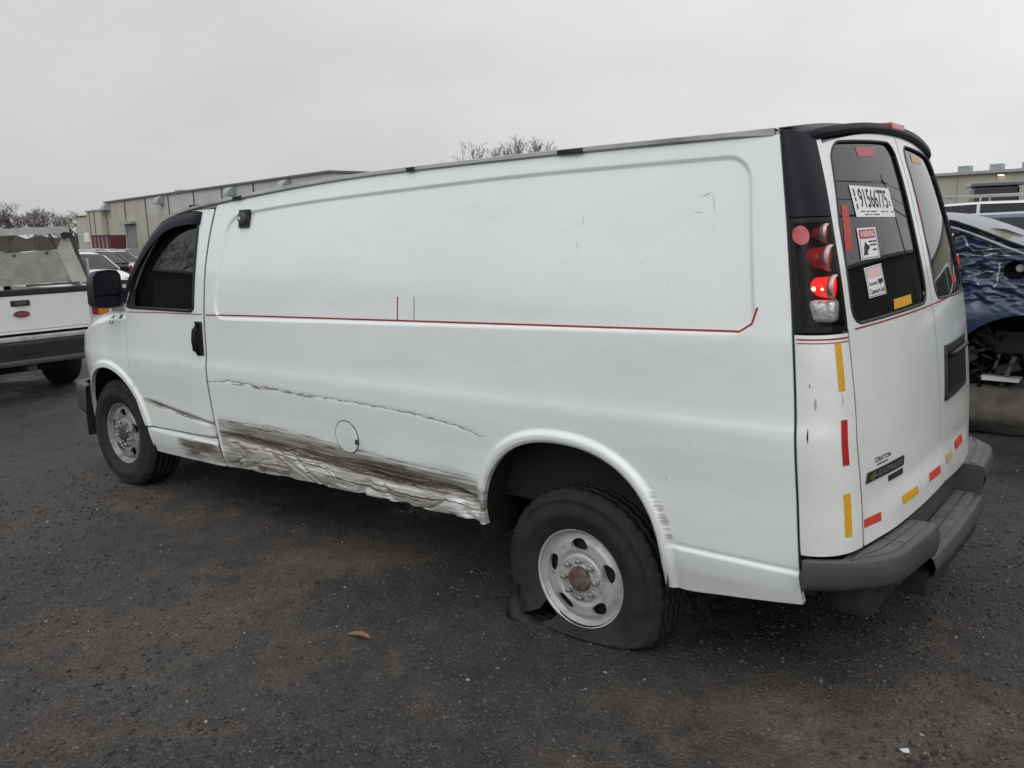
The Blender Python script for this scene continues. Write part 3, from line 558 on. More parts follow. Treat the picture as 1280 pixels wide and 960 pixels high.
for mir in (False, True):
    patch('corner_panel', 20, 50, fn_corner(lambda u: .577+.018*u, 1.330, 0., .975), M['white_dusty'], van, None, IN_D, mirror=mir)
    patch('pillar_cover', 20, 30, fn_corner(1.712, lambda u: 1.998-.012*u, 0.0, .965, .003), M['black_trim'], van, None, IN_D, mirror=mir)
    patch('pillar_edge', 2, 30, fn_corner(1.34, 1.99, .98, 1.10), M['white'], van, mirror=mir)
    s = 1 if mir else -1
    tl = MB(); tl.build('tail_light', M['housing'], van) if False else None
    h = patch('tail_light', 16, 20, fn_corner(1.338, 1.708, 0.0, .97, -.055), M['housing'], van, mirror=mir)
    # rim closing the housing to the body
    b = MB(); ts = np.linspace(0, .97, 14)
    for z_, dz in ((1.338, .016), (1.708, -.016)):
        V = []; F = []
        for t in ts:
            for o_, zz in ((-.055, z_), (.002, z_), (.002, z_+dz), (-.055, z_+dz)):
                p = corner(np.array(t), np.array(zz), o_); V.append((p[0], p[1]*(-1 if mir else 1), p[2]))
        for i in range(len(ts)-1):
            for k in range(4): F.append((4*i+k, 4*i+(k+1) % 4, 4*i+4+(k+1) % 4, 4*i+4+k))
        b.add(V, F)
    zs = np.linspace(1.338, 1.708, 12)
    for t0, t1 in ((0.0, .10), (.90, .97)):
        V = []; F = []
        for zz in zs:
            for t, o_ in ((t0, -.055), (t0, .002), (t1, .002), (t1, -.055)):
                p = corner(np.array(t), np.array(zz), o_); V.append((p[0], p[1]*(-1 if mir else 1), p[2]))
        for i in range(len(zs)-1):
            for k in range(4): F.append((4*i+k, 4*i+(k+1) % 4, 4*i+4+(k+1) % 4, 4*i+4+k))
        b.add(V, F)
    b.build('lamp_frame', M['housing'], h)
    patch('lens', 16, 16, fn_corner(1.340, 1.706, 0.02, .96, .004), M['lens'], h, mirror=mir)
    # projector lamps: they face rearward, the tapering bodies show through the side of the lens
    for nm, z_, ln, rr, mm in (('marker_lamp', 1.655, .050, .030, 'lamp_red'), ('stop_lamp', 1.575, .145, .040, 'lamp_red'), ('lit_lamp', 1.480, .135, .038, 'lamp_lit')):
        yb = float(yde(z_))+.036; xb = float(xc(z_))-.084
        b = MB(); pr = [(0.001, -ln), (rr*.35, -ln*.97), (rr*.62, -ln*.75), (rr*.82, -ln*.42), (rr*.95, -ln*.12), (rr, 0), (rr*.92, .006), (0.001, .010)]
        b.lathe(pr, 20, (xb, s*yb, z_), 'x'); lp = b.build(nm, M[mm], h, True)
        b = MB(); b.lathe([(rr*1.02, -.008), (rr*1.13, 0), (rr*1.13, .010), (rr*1.0, .014)], 20, (xb, s*yb, z_), 'x'); b.build('lamp_ring', M['ring'], lp, True)
        if nm == 'lit_lamp':
            for dx in (-.022, -.052):
                b = MB(); b.lathe([(.0005, -.008), (.006, -.005), (.008, 0), (.006, .005), (.0005, .008)], 10, (xb+dx, s*(yb+.029), z_-.004), 'x'); b.build('bulb', M['bulb'], lp, True)
    z_ = 1.402; yb = float(yde(z_))+.034; xb = float(xc(z_))-.086
    b = MB(); b.box((xb-.120, s*yb-.036, z_-.037), (xb+.006, s*yb+.040, z_+.037), .016); b.build('reversing_lamp', M['lamp_clear'], h, True)
    b = MB(); pc = corner(np.array(.22), np.array(1.652), .0065); V = [(pc[0], pc[1]*(-s), pc[2])]
    for k in range(24):
        a = 2*math.pi*k/24; p = corner(np.array(.22+.17*math.cos(a)), np.array(1.652+.031*math.sin(a)), .0065); V.append((p[0], p[1]*(-s), p[2]))
    b.add(V, [(0, 1+k, 1+(k+1) % 24) for k in range(24)]); b.build('reflector', M['reflector'], h)
# ---- rear doors
def zdt(y): return 2.022-.055*(np.abs(y)/.74)**2.2
def zdb(y): return .595+.05*(y+.84)
def Xdoor(y, z):
    return Xr(y, z)+.013*sstep(.80+.05*y, .70+.05*y, z)*sstep(.84, .55, np.abs(y))+.006*sstep(.15, .0, np.abs(z-1.0)*0+1)+.0008*fbm(y*3, z*3, 91, 3)
def fn_rdoor(u, v):
    zc_ = 1.3; y = -(.0045+(yde(zc_)-.0045)*u); z = zdb(y)+(zdt(y)-zdb(y))*v; ye = yde(z); y = -(.0045+(ye-.003-.0045)*u); return np.stack([Xdoor(y, z), y, z], -1)
def rwin_pos(P):
    y, z = np.abs(P[..., 1]), P[..., 2]; yl = np.interp(z, [1.33, 1.38, 1.684, 1.914, 2.0], [.800, .795, .748, .676, .63])
    a = np.stack([yl-y, y-.066, 1.988-.030*(y/.7)**2-z, z-(1.372-.020*y/.76)], -1); r = .065; return r-np.sqrt((np.maximum(r-a, 0)**2).sum(-1))
hole_rw = lambda P: -rwin_pos(P)
INX = lambda P: np.array([[-.022, 0, 0]])+0*P
def fn_rglass(u, v): z = 1.335+(2.0-1.335)*v; y = -(.05+(np.minimum(yde(z)-.02, .815)-.05)*u); return np.stack([Xr(y, z)-.008, y, z], -1)
rdoors = {}
for mir in (False, True):
    d_ = patch('rear_door', 90, 150, fn_rdoor, M['white_dusty'], van, hole_rw, INX, mirror=mir); rdoors[mir] = d_
    patch('window', 30, 30, fn_rglass, M['glass'], d_, mirror=mir)
    # seal
    ang = np.linspace(0, 2*math.pi, 120); c0 = np.array([.43, 1.67]); pts = []
    for a in ang:
        lo, hi = 0, 1.0
        for _ in range(24):
            mid = (lo+hi)/2; p = np.array([[0, -(c0[0]+mid*math.cos(a)), c0[1]+mid*math.sin(a)]])
            if rwin_pos(p)[0] > 0 and p[0, 1] < -.06: lo = mid
            else: hi = mid
        y = -(c0[0]+lo*math.cos(a)); z = c0[1]+lo*math.sin(a); pts.append((float(Xr(y, z))-.002, y if not mir else -y, z))
    b = MB(); b.tube(pts, .006, 5, False); b.build('window_seal', M['black_plastic'], d_, True)
b = MB()
for k, z in enumerate(np.linspace(.62, 2.0, 30)):
    b.add([(float(xc(z))-.018, -.012, z), (float(xc(z))-.018, .012, z)], [])
b.f += [(2*k, 2*k+1, 2*k+3, 2*k+2) for k in range(29)]; b.build('door_seam_backing', M['black_plastic'], van)  # dark strip behind the centre gap, stands in for its shade
b = MB(); b.tube([(float(xc(z))-.0055, 0, z) for z in np.linspace(.63, 2.015, 40)], .0052, 6); b.build('door_seam_shade', M['ink'], van, True)  # black tube that colours in the shade of the door seam
for s in (-1, 1):
    b = MB(); b.tube([(float(xc(z))-KR-.006, s*float(yde(z)), z) for z in np.linspace(.60, 1.95, 40)], .0045, 6); b.build('door_edge_shade', M['black_plastic'], van, True)  # dark tube standing in for shade in the door edge gap
# handle / plate recess on the right-hand door
def rear_quad(name, cs, m, parent, off=.0016, nu=10, nv=6, thick=False):
    cs = np.array(cs, float)   # tl, tr, br, bl in (y, z)
    def fn(u, v):
        top = cs[0]+(cs[1]-cs[0])*u[..., None]; bot = cs[3]+(cs[2]-cs[3])*u[..., None]; p = bot+(top-bot)*v[..., None]
        y, z = p[..., 0], p[..., 1]; return np.stack([Xdoor(y, z)+off, y, z], -1)
    return patch(name, nu, nv, fn, m, parent, None, (lambda P: np.array([[-.012, 0, 0]])+0*P) if thick else None)
hd = rear_quad('handle_recess', [(.12, 1.175), (.60, 1.175), (.56, .955), (.075, .955)], M['black_plastic'], rdoors[True], .010, thick=True)
rear_quad('number_plate_panel', [(.15, 1.15), (.57, 1.15), (.54, .985), (.11, .985)], M['housing'], hd, .0125)
b = MB(); b.tube([(float(Xdoor(y, 1.13))+.02, y, 1.135) for y in np.linspace(.14, .56, 6)], .010, 8); b.build('handle', M['black_trim'], hd, True)
for zh in ():
    for s in (-1, 1):
        p = corner(np.array(.985), np.array(zh), .004); b = MB(); b.box((p[0]-.012, -s*p[1]-.016 if s > 0 else p[1]-.016, zh-.035), (p[0]+.010, -s*p[1]+.016 if s > 0 else p[1]+.016, zh+.035), .006); b.build('door_hinge', M['white'], van)
# roof rear cap with high stop lamp
def fn_cap(u, v):
    y = -.862+1.724*u; ya = np.abs(y); zt = zdt(np.minimum(ya, .74))-.040*np.clip((ya-.70)/.16, 0, 1)**1.6; xt = Xr(np.minimum(ya, .735), np.minimum(zt, 2.03))-.10*np.clip((ya-.70)/.16, 0, 1)**1.7
    zr = np.maximum(zroof(4.70+0*y, y), zt+.034); prx = np.stack([4.700+0*y, 4.76+0*y-.02*(ya/.86)**4, xt-.034, xt+.010, xt+.015, xt+.009, xt-.03], -1); prz = np.stack([zr+.004, zr+.004, np.minimum(zr-.006, zt+.056), zt+.036, zt+.016, zt+.002, zt+.004], -1)
    s = v*6; i = np.clip(np.floor(s).astype(int), 0, 5); t = s-i; gx_ = np.take_along_axis(prx, i[..., None], -1)[..., 0]*(1-t)+np.take_along_axis(prx, i[..., None]+1, -1)[..., 0]*t; gz_ = np.take_along_axis(prz, i[..., None], -1)[..., 0]*(1-t)+np.take_along_axis(prz, i[..., None]+1, -1)[..., 0]*t
    return np.stack([gx_, y, gz_], -1)
cap = patch('roof_cap', 60, 18, fn_cap, M['black_trim'], van)
b = MB(); xt = float(Xr(0, 2.022)); b.box((xt-.035, -.09, 2.041), (xt+.016, .09, 2.068), .006); b.build('high_stop_lamp', M['lamp_red'], cap)
b = MB()
for z in np.linspace(1.30, 2.02, 2):
    pass
# dark backing that puts shade into the panel gaps, inner body
b = MB()
for s in (-1, 1):
    V = []; zs = np.linspace(.36, 1.90, 40)
    for z in zs:
        x = float(door_r(z)); V += [(x-.03, s*(float(Y0(x, z))-.022), z), (x+.03, s*(float(Y0(x, z))-.022), z)]
    b.add(V, [(2*i, 2*i+1, 2*i+3, 2*i+2) for i in range(len(zs)-1)])
    b.build('door_jamb', M['dark'], van); b = MB(); b.tube([(float(door_r(z)), s*(float(Y0(door_r(z), z))-.010), z) for z in np.linspace(.36, 1.90, 50)], .0085, 6); b.build('door_seal_shade', M['ink'], van, True); b = MB()  # black seal tube that also carries the shade of the door gap
for s in (-1, 1):
    V = []; zs = np.linspace(.42, 1.98, 40)
    for z in zs:
        x = float(xse(z)); V += [(x-.04, s*(float(Y0(x, z))-.024), z), (x+.03, s*(float(Y0(x, z))-.024), z)]
    b.add(V, [(2*i, 2*i+1, 2*i+3, 2*i+2) for i in range(len(zs)-1)])
    b.build('corner_seam', M['dark'], van); b = MB(); b.tube([(float(xse(z)), s*(float(Y0(xse(z), z))-.009), z) for z in np.linspace(.52, 1.98, 50)], .006, 6); b.build('corner_gap_shade', M['ink'], van, True); b = MB()  # black tube in the corner seam, stands in for the gap's shade
b = MB(); b.box((.95, -.80, .50), (4.72, .80, 1.92)); b.box((4.70, -.72, .62), (4.84, .72, 1.90)); b.build('interior_shell', M['dark'], van)
b = MB(); b.box((-.70, -.52, .36), (4.85, .52, .50)); b.box((1.0, -.86, .40), (3.35, .86, .47)); b.box((4.45, -.86, .42), (4.86, .86, .55)); b.box((-.75, -.70, .60), (.9, .70, .95))
for s in (-1, 1): b.box((-.6, s*.45-.04, .26), (4.95, s*.45+.04, .40), .01)
b.build('chassis', M['dark'], van)
b = MB(); b.tube([(3.937, -.72, .26), (3.937, .72, .36)], .05, 12); b.lathe([(.001, -.12), (.10, -.10), (.14, 0), (.10, .10), (.001, .12)], 16, (3.937, 0, .31), 'y'); b.build('rear_axle', M['dark'], van, True)
b = MB(); b.tube([(1.2, .35, .33), (3.0, .40, .31), (3.6, .42, .42), (4.3, .42, .42), (4.7, .62, .36), (5.0, .72, .34)], .032, 10); b.box((2.2, .28, .27), (2.9, .52, .40), .03); b.build('exhaust', M['dark'], van, True)
# wheel housings
for s in (-1, 1):
    for cx_, R, z0 in ((3.902, .475, .40), (.03, .485, .40)):
        b = MB(); V = []; F = []; n = 28
        for k in range(n+1):
            a = math.pi*1.12*(k/n)-.06*math.pi; V += [(cx_+R*math.cos(a), s*.962, z0+R*math.sin(a)), (cx_+R*math.cos(a), s*.56, z0+R*math.sin(a))]
        F = [(2*k, 2*k+1, 2*k+3, 2*k+2) for k in range(n)]; c0 = len(V); V.append((cx_, s*.56, z0)); F += [(c0, 2*k+1, 2*k+3) for k in range(n)]
        b.add(V, F); b.build('wheel_housing', M['dark'], van, True)
# ---- rear step bumper
def xo(y): ya = np.abs(y); return 5.205-.045*(ya/.8)**2-.255*np.clip((ya-.70)/.30, 0, 1)**2.3
def fn_bump(y0, y1, zt0, zt1, zb):
    def fn(u, v):
        y = y0+(y1-y0)*u; zt = zt0+(zt1-zt0)*u; xi = np.minimum(Xr(np.minimum(np.abs(y), .83), .62)-.03, xo(y)-.02); x1 = xo(y); r = .028
        P = [(xi, zt), (x1-r, zt), (x1-r*.3, zt-r*.25), (x1, zt-r), (x1+.004, (zt+zb)/2), (x1-.004, zb+.02), (x1-.03, zb), (x1-.09, zb)]
        s = v*7; i = np.clip(np.floor(s).astype(int), 0, 6); t = s-i; A = np.maximum(np.stack([p[0]+0*y for p in P], -1), 4.903); B = np.stack([p[1]+0*y for p in P], -1)
        g = lambda Q: np.take_along_axis(Q, i[..., None], -1)[..., 0]*(1-t)+np.take_along_axis(Q, i[..., None]+1, -1)[..., 0]*t
        return np.stack([g(A), y, g(B)], -1)
    return fn
rb = patch('rear_bumper', 50, 21, fn_bump(-.992, -.40, .572, .585, .458), M['bumper'], van)
patch('bumper_end', 40, 21, fn_bump(.40, .992, .615, .628, .50), M['bumper'], rb); patch('bumper_step', 40, 21, fn_bump(-.43, .43, .462, .487, .372), M['bumper'], rb)
b = MB()
for y, zt in ((-.40, .585), (.40, .615)):
    x0 = float(Xr(.4, .62))-.05; x1 = float(xo(y)); sg = 1 if y < 0 else -1
    b.add([(x0, y, zt), (x1-.028, y, zt), (x1-.004, y, zt-.012), (x1, y, zt-.03), (x1-.01, y, .46), (x0, y, .46)], [(0, 1, 2, 3, 4, 5)])
b.add([(5.075, -.42, .42), (5.075, .42, .42), (5.06, .42, .66), (5.06, -.42, .66)], [(0, 1, 2, 3)])
b.build('bumper_riser', M['bumper'], rb)
def pads(y0, y1, ny_, zf, x_in, nm):
    for k in range(ny_):
        for r_ in range(2):
            a = y0+(y1-y0)*k/ny_+.0035; c = y0+(y1-y0)*(k+1)/ny_-.0035
            def fn(u, v, a=a, c=c, r_=r_):
                y = a+(c-a)*u; xi = x_in(y); x1 = xo(y)-.030; lo = xi+(x1-xi)*(r_*.5)+.004; hi = xi+(x1-xi)*(r_*.5+.5)-.004; x = lo+(np.maximum(hi-lo, .001))*v; return np.stack([x, y, zf(y)+.003+0*x], -1)
            patch('step_pad', 6, 3, fn, M['pad'], rb, None, lambda P: np.array([[0, 0, -.004]])+0*P)
pads(-.90, -.415, 2, lambda y: .572+.013*(y+.992)/.592, lambda y: Xr(np.minimum(np.abs(y), .83), .62)-.005, 'l'); pads(.415, .90, 2, lambda y: .615+.013*(y-.40)/.592, lambda y: Xr(np.minimum(np.abs(y), .83), .62)-.005, 'r')
pads(-.40, .40, 4, lambda y: .462+.025*(y+.43)/.86, lambda y: 5.08+0*y, 'm')
b = MB()
for s in (-1, 1): b.box((4.95, s*.62-.22, .345), (5.09, s*.62+.22, .49), .03)
b.box((4.90, -.43, .30), (5.168, .43, .392), .01); b.build('bumper_valance', M['dark'], rb)
b = MB(); b.box((5.091, -.55, .37), (5.098, -.45, .47), .003); b.build('bumper_bracket', M['bumper'], rb)
b = MB(); b.box((4.80, -.10, .26), (5.08, .10, .32), .01); b.build('tow_hitch', M['dark'], rb)
# ---- mirrors
for s, dd in ((-1, fd), (1, fd2)):
    b = MB(); V = []; F = []
    outl = [(-.965, 1.300), (-.985, 1.288), (-1.06, 1.283), (-1.135, 1.290), (-1.152, 1.310), (-1.150, 1.44), (-1.140, 1.498), (-1.110, 1.528), (-1.03, 1.535), (-.985, 1.528), (-.962, 1.50), (-.955, 1.40)]
    n = len(outl); yc_, zc_ = -1.055, 1.41; lay = [(.300, .93), (.306, 1.0), (.27, 1.0), (.20, .93), (.165, .72), (.155, .35)]
    for x, k in lay:
        for y, z in outl: V.append((x, (yc_+(y-yc_)*k)*(-s), zc_+(z-zc_)*k))
    for j in range(len(lay)-1):
        for k in range(n): F.append((j*n+k, j*n+(k+1) % n, (j+1)*n+(k+1) % n, (j+1)*n+k))
    F.append(tuple(range((len(lay)-1)*n, len(lay)*n))); b.add(V, F); mr = b.build('side_mirror', M['black_plastic'], van, True)
    for nm, zlo, zhi in (('mirror_glass', 1.372, 1.53), ('spotter_glass', 1.28, 1.364)):
        V2 = [(.297, (yc_+(y-yc_)*.90)*(-s), zc_+(z-zc_)*.90) for y, z in outl]; V2 = [(x, y, min(max(z, zlo), zhi)) for x, y, z in V2]
        MB().add(V2, [tuple(range(n))]).build(nm, M['black_trim'], mr)
    b = MB(); b.hexa([(.22, s*.96, 1.33), (.29, s*.96, 1.33), (.40, s*.965, 1.30), (.34, s*.955, 1.30), (.22, s*.96, 1.41), (.29, s*.96, 1.41), (.41, s*.965, 1.39), (.34, s*.955, 1.39)]); b.build('mirror_arm', M['black_plastic'], mr)
    # black sail at the corner of the window
    V = []
    for x, z in ((.375, 1.288), (.50, 1.288), (.50, 1.43), (.455, 1.43), (.40, 1.34)): V.append((x, s*(float(Y0(x, z))+.005), z))
    MB().add(V, [(0, 1, 2, 3, 4)]).build('mirror_sail', M['black_plastic'], dd)
# ---- wheels
def rim_y(r):  # depth of the wheel face behind the outer flange
    return np.interp(r, [0, .055, .062, .098, .106, .125, .165, .182, .192, .200, .208, .2145, .2205], [.010, .010, .0145, .0145, .022, .012, .014, .030, .036, .026, .008, .000, .004])
def wheel(cx_, yf, cz_, s, spin, squash=False, steer=0.0, rm='steel'):
    w = bpy.data.objects.new('wheel', None); w.location = (cx_, yf, cz_); w.rotation_euler = (0, 0, steer); link(w, van); w.empty_display_size = .1
    # tyre section, closed loop: (radius, depth) ; depth 0 = outer rim flange, positive inwards
    o = .028
    sec = [(.206, .012), (.224, -.004), (.245, -o*.55), (.272, -o*.92), (.274, -o*.92-.002), (.298, -o), (.325, -o*.95), (.345, -o*.6), (.347, -o*.6-.003), (.364, -.006), (.376, .006), (.382, .014)]
    y = .014; tread = []
    for k in range(5):
        a = .014+k*.043; tread += [(.3865, a+.002), (.387, a+.034)]
        if k < 4: tread += [(.377, a+.0355), (.377, a+.0435)]
    inn = [(.384, .224), (.372, .236), (.340, .246), (.290, .250), (.240, .235), (.206, .220)]
    prof_ = sec+tread+inn; n = 160; k = len(prof_)
    V = []; F = []
    for j in range(n):
        a = 2*math.pi*j/n
        blk = .006 if j % 4 == 0 else 0.
        for i, (r, h) in enumerate(prof_):
            rr = r-(blk if 11 <= i < k-5 else (blk*.3 if i == 10 else 0))
            x, z = rr*math.cos(a), rr*math.sin(a); yy = h
            if squash:
                g = -cz_+.004                   # the ground seen from the hub
                if z < g+.16:
                    below = np.clip((g+.16-z)/.34, 0, 1)
                    znew = g+.16*math.exp(-(g+.16-z)/.085) if z < g+.16 else z
                    znew = max(znew, g+.002+.002*i/k)
                    sp = below**1.2
                    yy = h-.055*sp*(1 if h < .11 else -1)*(1 if r > .23 else .2); x = x*(1+.14*sp*(1 if r > .25 else 0)); z = znew if r > .235 else z
            V.append((x, s*-yy if False else -s*yy*1.0, z))
    for j in range(n):
        am = 2*math.pi*(j+.5)/n
        for i in range(k):
            if squash and 218 < math.degrees(am) % 360 < 238 and i in (0, 1, 2, 3, 4, 5, 6): continue
            F.append((j*k+i, j*k+(i+1) % k, ((j+1) % n)*k+(i+1) % k, ((j+1) % n)*k+i))
    MB().add(V, F).build('tyre', M['rubber'], w, True)
    # rim disc with slots
    nsl = 5
    def fn_r(u, v):
        a = 2*math.pi*u; r = .052+(.2205-.052)*v; return np.stack([r*np.cos(a), -s*(rim_y(r)+.004*np.sin(nsl*(a-spin))*np.exp(-((r-.15)/.03)**2)*0), r*np.sin(a)], -1)
    def slot(P):
        a = np.arctan2(P[..., 2], P[..., 0])-spin; r = np.hypot(P[..., 0], P[..., 2]); am = (a+math.pi/nsl) % (2*math.pi/nsl)-math.pi/nsl
        return np.hypot(am*r/.043, (r-.150)/.025)-1
    rim = patch('rim', 160, 44, fn_r, M[rm], w, slot, lambda P: np.array([[0, -s*.018, 0]])+0*P)
    b = MB(); b.lathe([(.2205, -s*.004), (.214, -s*.02), (.200, -s*.05), (.190, -s*.09), (.190, -s*.22), (.215, -s*.235)], 64, (0, 0, 0), 'y'); b.build('rim_barrel', M['seal'], w, True)
    b = MB(); b.lathe([(.001, s*.006), (.045, s*.006), (.052, s*.002), (.056, -s*.012)], 32, (0, 0, 0), 'y'); b.build('hub_cap', M['rust'] if rm == 'steel' else M['seal'], w, True)
    b = MB(); b.lathe([(.001, -s*.05), (.17, -s*.05), (.17, -s*.06)], 32, (0, 0, 0), 'y'); b.build('brake_disc', M['dark'], w, True)
    for q_ in range(8):
        a = 2*math.pi*q_/8+spin; c_ = (.080*math.cos(a), 0, .080*math.sin(a)); b = MB()
        b.lathe([(.0155, -s*.016), (.0155, -s*.010), (.0125, -s*.008), (.0120, s*.008), (.009, s*.013), (.001, s*.015)], 8, c_, 'y'); b.build('lug_nut', M['lug'], rim, False)
    return w
M['steel_dark'] = mat('wheel_steel_brake_dust', (.29, .29, .285), .5, metal=.2, var=.3, vscale=16, col2=(.09, .085, .08), c2lo=.45, c2hi=.7)
wheel(0.0, -.92, .372, -1, .3, steer=math.radians(2), rm='steel_dark'); wheel(0.0, .92, .38, 1, .9, steer=math.radians(2))
rw = wheel(3.937, -.925, .243, -1, math.radians(92), squash=True); wheel(3.937, .92, .37, 1, 1.4)
# torn rubber hanging from the flat tyre
b = MB(); V = []; F = []
fl = [(-.335, -.045, -.10, .0), (-.352, -.06, -.17, .006), (-.345, -.075, -.236, .02), (-.28, -.085, -.238, .03), (-.20, -.085, -.238, .03), (-.12, -.080, -.240, .03)]
fl2 = [(-.300, -.03, -.08, 0), (-.292, -.02, -.15, 0), (-.262, -.02, -.205, 0), (-.20, -.03, -.214, 0), (-.13, -.035, -.222, 0), (-.05, -.03, -.230, 0)]
for (x, y, z, _), (x2, y2, z2, _) in zip(fl, fl2): V += [(x, y, z), ((x+x2)/2+random.uniform(-.01, .01), (y+y2)/2-.02, (z+z2)/2+random.uniform(-.004, .008)), (x2, y2, z2), ((x+x2)/2, (y+y2)/2+.004, (z+z2)/2-.008)]
for i in range(len(fl)-1):
    for k in range(4): F.append((4*i+k, 4*i+(k+1) % 4, 4*i+4+(k+1) % 4, 4*i+4+k))
F += [(0, 1, 2, 3), tuple(range(20, 24))]
MB().add(V, F).build('torn_rubber', M['rubber'], rw, True)
# ---- pinstripes, tapes, decals on the side
def side_ribbon(name, pts, w, m, parent, off=.0014, jit=0.0, n=8, taper_=False, Yf=Yside):
    P = []
    for (x0, z0), (x1, z1) in zip(pts[:-1], pts[1:]):
        k = max(2, int(np.hypot(x1-x0, z1-z0)/.02))
        for i in range(k): P.append((x0+(x1-x0)*i/k, z0+(z1-z0)*i/k))
    P.append(pts[-1]); P = np.array(P); T = np.gradient(P, axis=0); T /= np.linalg.norm(T, axis=1)[:, None]+1e-9; Nn = np.stack([-T[:, 1], T[:, 0]], 1); m_ = len(P)
    ws = np.full(m_, w)
    if jit: ws = ws*(1+jit*rng.uniform(-1, 1, m_)); P = P+Nn*(rng.uniform(-1, 1, m_)*w*jit)[:, None]
    if taper_: ws = ws*np.sin(np.linspace(.08, math.pi-.08, m_))
    V = []
    for sgn in (-.5, .5):
        q_ = P+Nn*(ws*sgn)[:, None]; V.append(np.stack([q_[:, 0], -(Yf(q_[:, 0], q_[:, 1])+off), q_[:, 1]], -1))
    return mesh_obj(name, np.concatenate(V), [(i, i+1, m_+i+1, m_+i) for i in range(m_-1)], m, parent)
stp = [(x, 1.2545+.0185*(x-.372)) for x in (1.33, 1.8, 2.4, 2.96, 3.6, 4.2, 4.655)]
stp[0] = (1.335, 1.2705)
side_ribbon('red_pinstripe', stp+[(4.70, 1.362), (4.716, 1.417)], .0075, M['stripe_red'], van)
side_ribbon('red_pinstripe', [(2.959, 1.412), (2.961, 1.306)], .007, M['stripe_red'], van); side_ribbon('dark_pinstripe', [(3.068, 1.414), (3.072, 1.306)], .004, M['scratch'], van)
side_ribbon('red_pinstripe', [(.385, 1.256), (.8, 1.265), (1.29, 1.272)], .005, M['stripe_red'], fd, Yf=Ydoor)
side_ribbon('long_scratch', [(1.285, .872)]+[(x, float(scr_z(x))+random.uniform(-.004, .004)) for x in np.linspace(1.36, 3.50, 60)], .0036, M['scratch'], van, jit=.8)
M['gouge'] = mat('gouge_dark', (.075, .062, .05), .85, var=.5, vscale=25)
for off, w, x0, x1 in ((-.004, .014, 1.42, 2.55), (-.012, .010, 1.9, 3.05), (.002, .016, 2.45, 3.40), (.020, .006, 1.44, 2.2), (.034, .005, 1.6, 2.7), (.016, .006, 2.6, 3.38), (.052, .004, 2.1, 3.3), (-.040, .007, 1.7, 2.5), (-.055, .008, 2.6, 3.38), (-.075, .006, 2.2, 3.1)):
    side_ribbon('gouge', [(x, float(crush_z(x))+off+random.uniform(-.004, .004)) for x in np.linspace(x0, x1, 14)], w, M['gouge'], van, jit=.32, taper_=True)
b_pts = []
for k in range(90):
    x0 = random.uniform(1.40, 3.25); ln = random.uniform(.06, .32); z0 = float(crush_z(x0))+random.choice([random.uniform(-.10, .13), random.uniform(-.02, .10)]); sl = random.uniform(-.06, .02)
    side_ribbon('scuff', [(x0, z0), (min(x0+ln, 3.40), z0+sl*ln)], random.uniform(.002, .006), M[random.choice(['scratch', 'gouge', 'primer', 'scratch'])], van, jit=.5, taper_=True)
for k in range(16):
    x0 = random.uniform(1.5, 2.3); side_ribbon('scuff', [(x0, float(scr_z(x0))-.006+random.uniform(-.012, .006)), (x0+random.uniform(.06, .2), float(scr_z(x0+.1))-.006+random.uniform(-.012, .006))], .0035, M['scratch'], van, jit=.5, taper_=True)
for k in range(9):
    x0 = random.uniform(.50, .9); c = lambda x: .683-.10*(x-.46); side_ribbon('scuff', [(x0, c(x0)+random.uniform(-.012, .012)), (x0+.35, c(x0+.35)+random.uniform(-.012, .012))], .005, M['scratch'], fd, jit=.5, taper_=True, Yf=Ydoor)
for x0, z0, dx, dz in ((3.98, 1.70, .003, .05), (3.96, 1.62, 0, .03), (4.47, 1.79, .05, .02), (4.52, 1.80, .012, -.06), (4.45, 1.74, .04, .0), (4.86, 1.30, -.03, .004), (3.60, 1.45, .004, .01), (4.25, 1.56, .004, .012)):
    side_ribbon('paint_chip', [(x0, z0), (x0+dx, z0+dz)], .0022, M['primer'], van, taper_=True, jit=.3)
# fuel cap in the side
th = np.linspace(0, 2*math.pi, 49)[:-1]
def disc(name, cx_, cz_, rx, rz, m, parent, off, ring=0.0):
    V = []; n = len(th)
    for k in ((1.0, .0) if not ring else (1.0, ring)): V.append(np.stack([cx_+rx*k*np.cos(th), -(Yside(cx_+rx*k*np.cos(th), cz_+rz*k*np.sin(th))+off), cz_+rz*k*np.sin(th)], -1))
    return mesh_obj(name, np.concatenate(V), [(i, (i+1) % n, n+(i+1) % n, n+i) for i in range(n)], m, parent)
fc = disc('fuel_cap', 2.552, .692, .086, .083, M['white'], van, .003); disc('cap_gap', 2.552, .692, .091, .088, M['seal'], fc, .0016, .945)
b = MB(); b.box((2.630, -1.000, .665), (2.642, -.988, .690), .002); b.build('cap_hinge', M['seal'], fc)
# small black work lamp bracket up by the front
y_ = -float(Y0(1.69, 1.81)); b = MB(); b.hexa([(1.640, y_+.006, 1.765), (1.735, y_+.006, 1.765), (1.735, y_-.012, 1.765), (1.640, y_-.012, 1.765), (1.655, y_+.012, 1.862), (1.745, y_+.012, 1.862), (1.745, y_-.008, 1.862), (1.655, y_-.008, 1.862)]); lb = b.build('flood_lamp', M['black_plastic'], van)
b = MB(); b.lathe([(.001, -.014), (.028, -.013), (.036, -.008), (.038, 0)], 16, (1.685, y_-.01, 1.815), 'y'); b.build('lamp_head', M['seal'], lb, True); b = MB(); b.lathe([(.001, -.020), (.012, -.018), (.015, -.010)], 12, (1.672, y_-.012, 1.812), 'y'); b.build('lamp_face', M['rail'], lb, True)
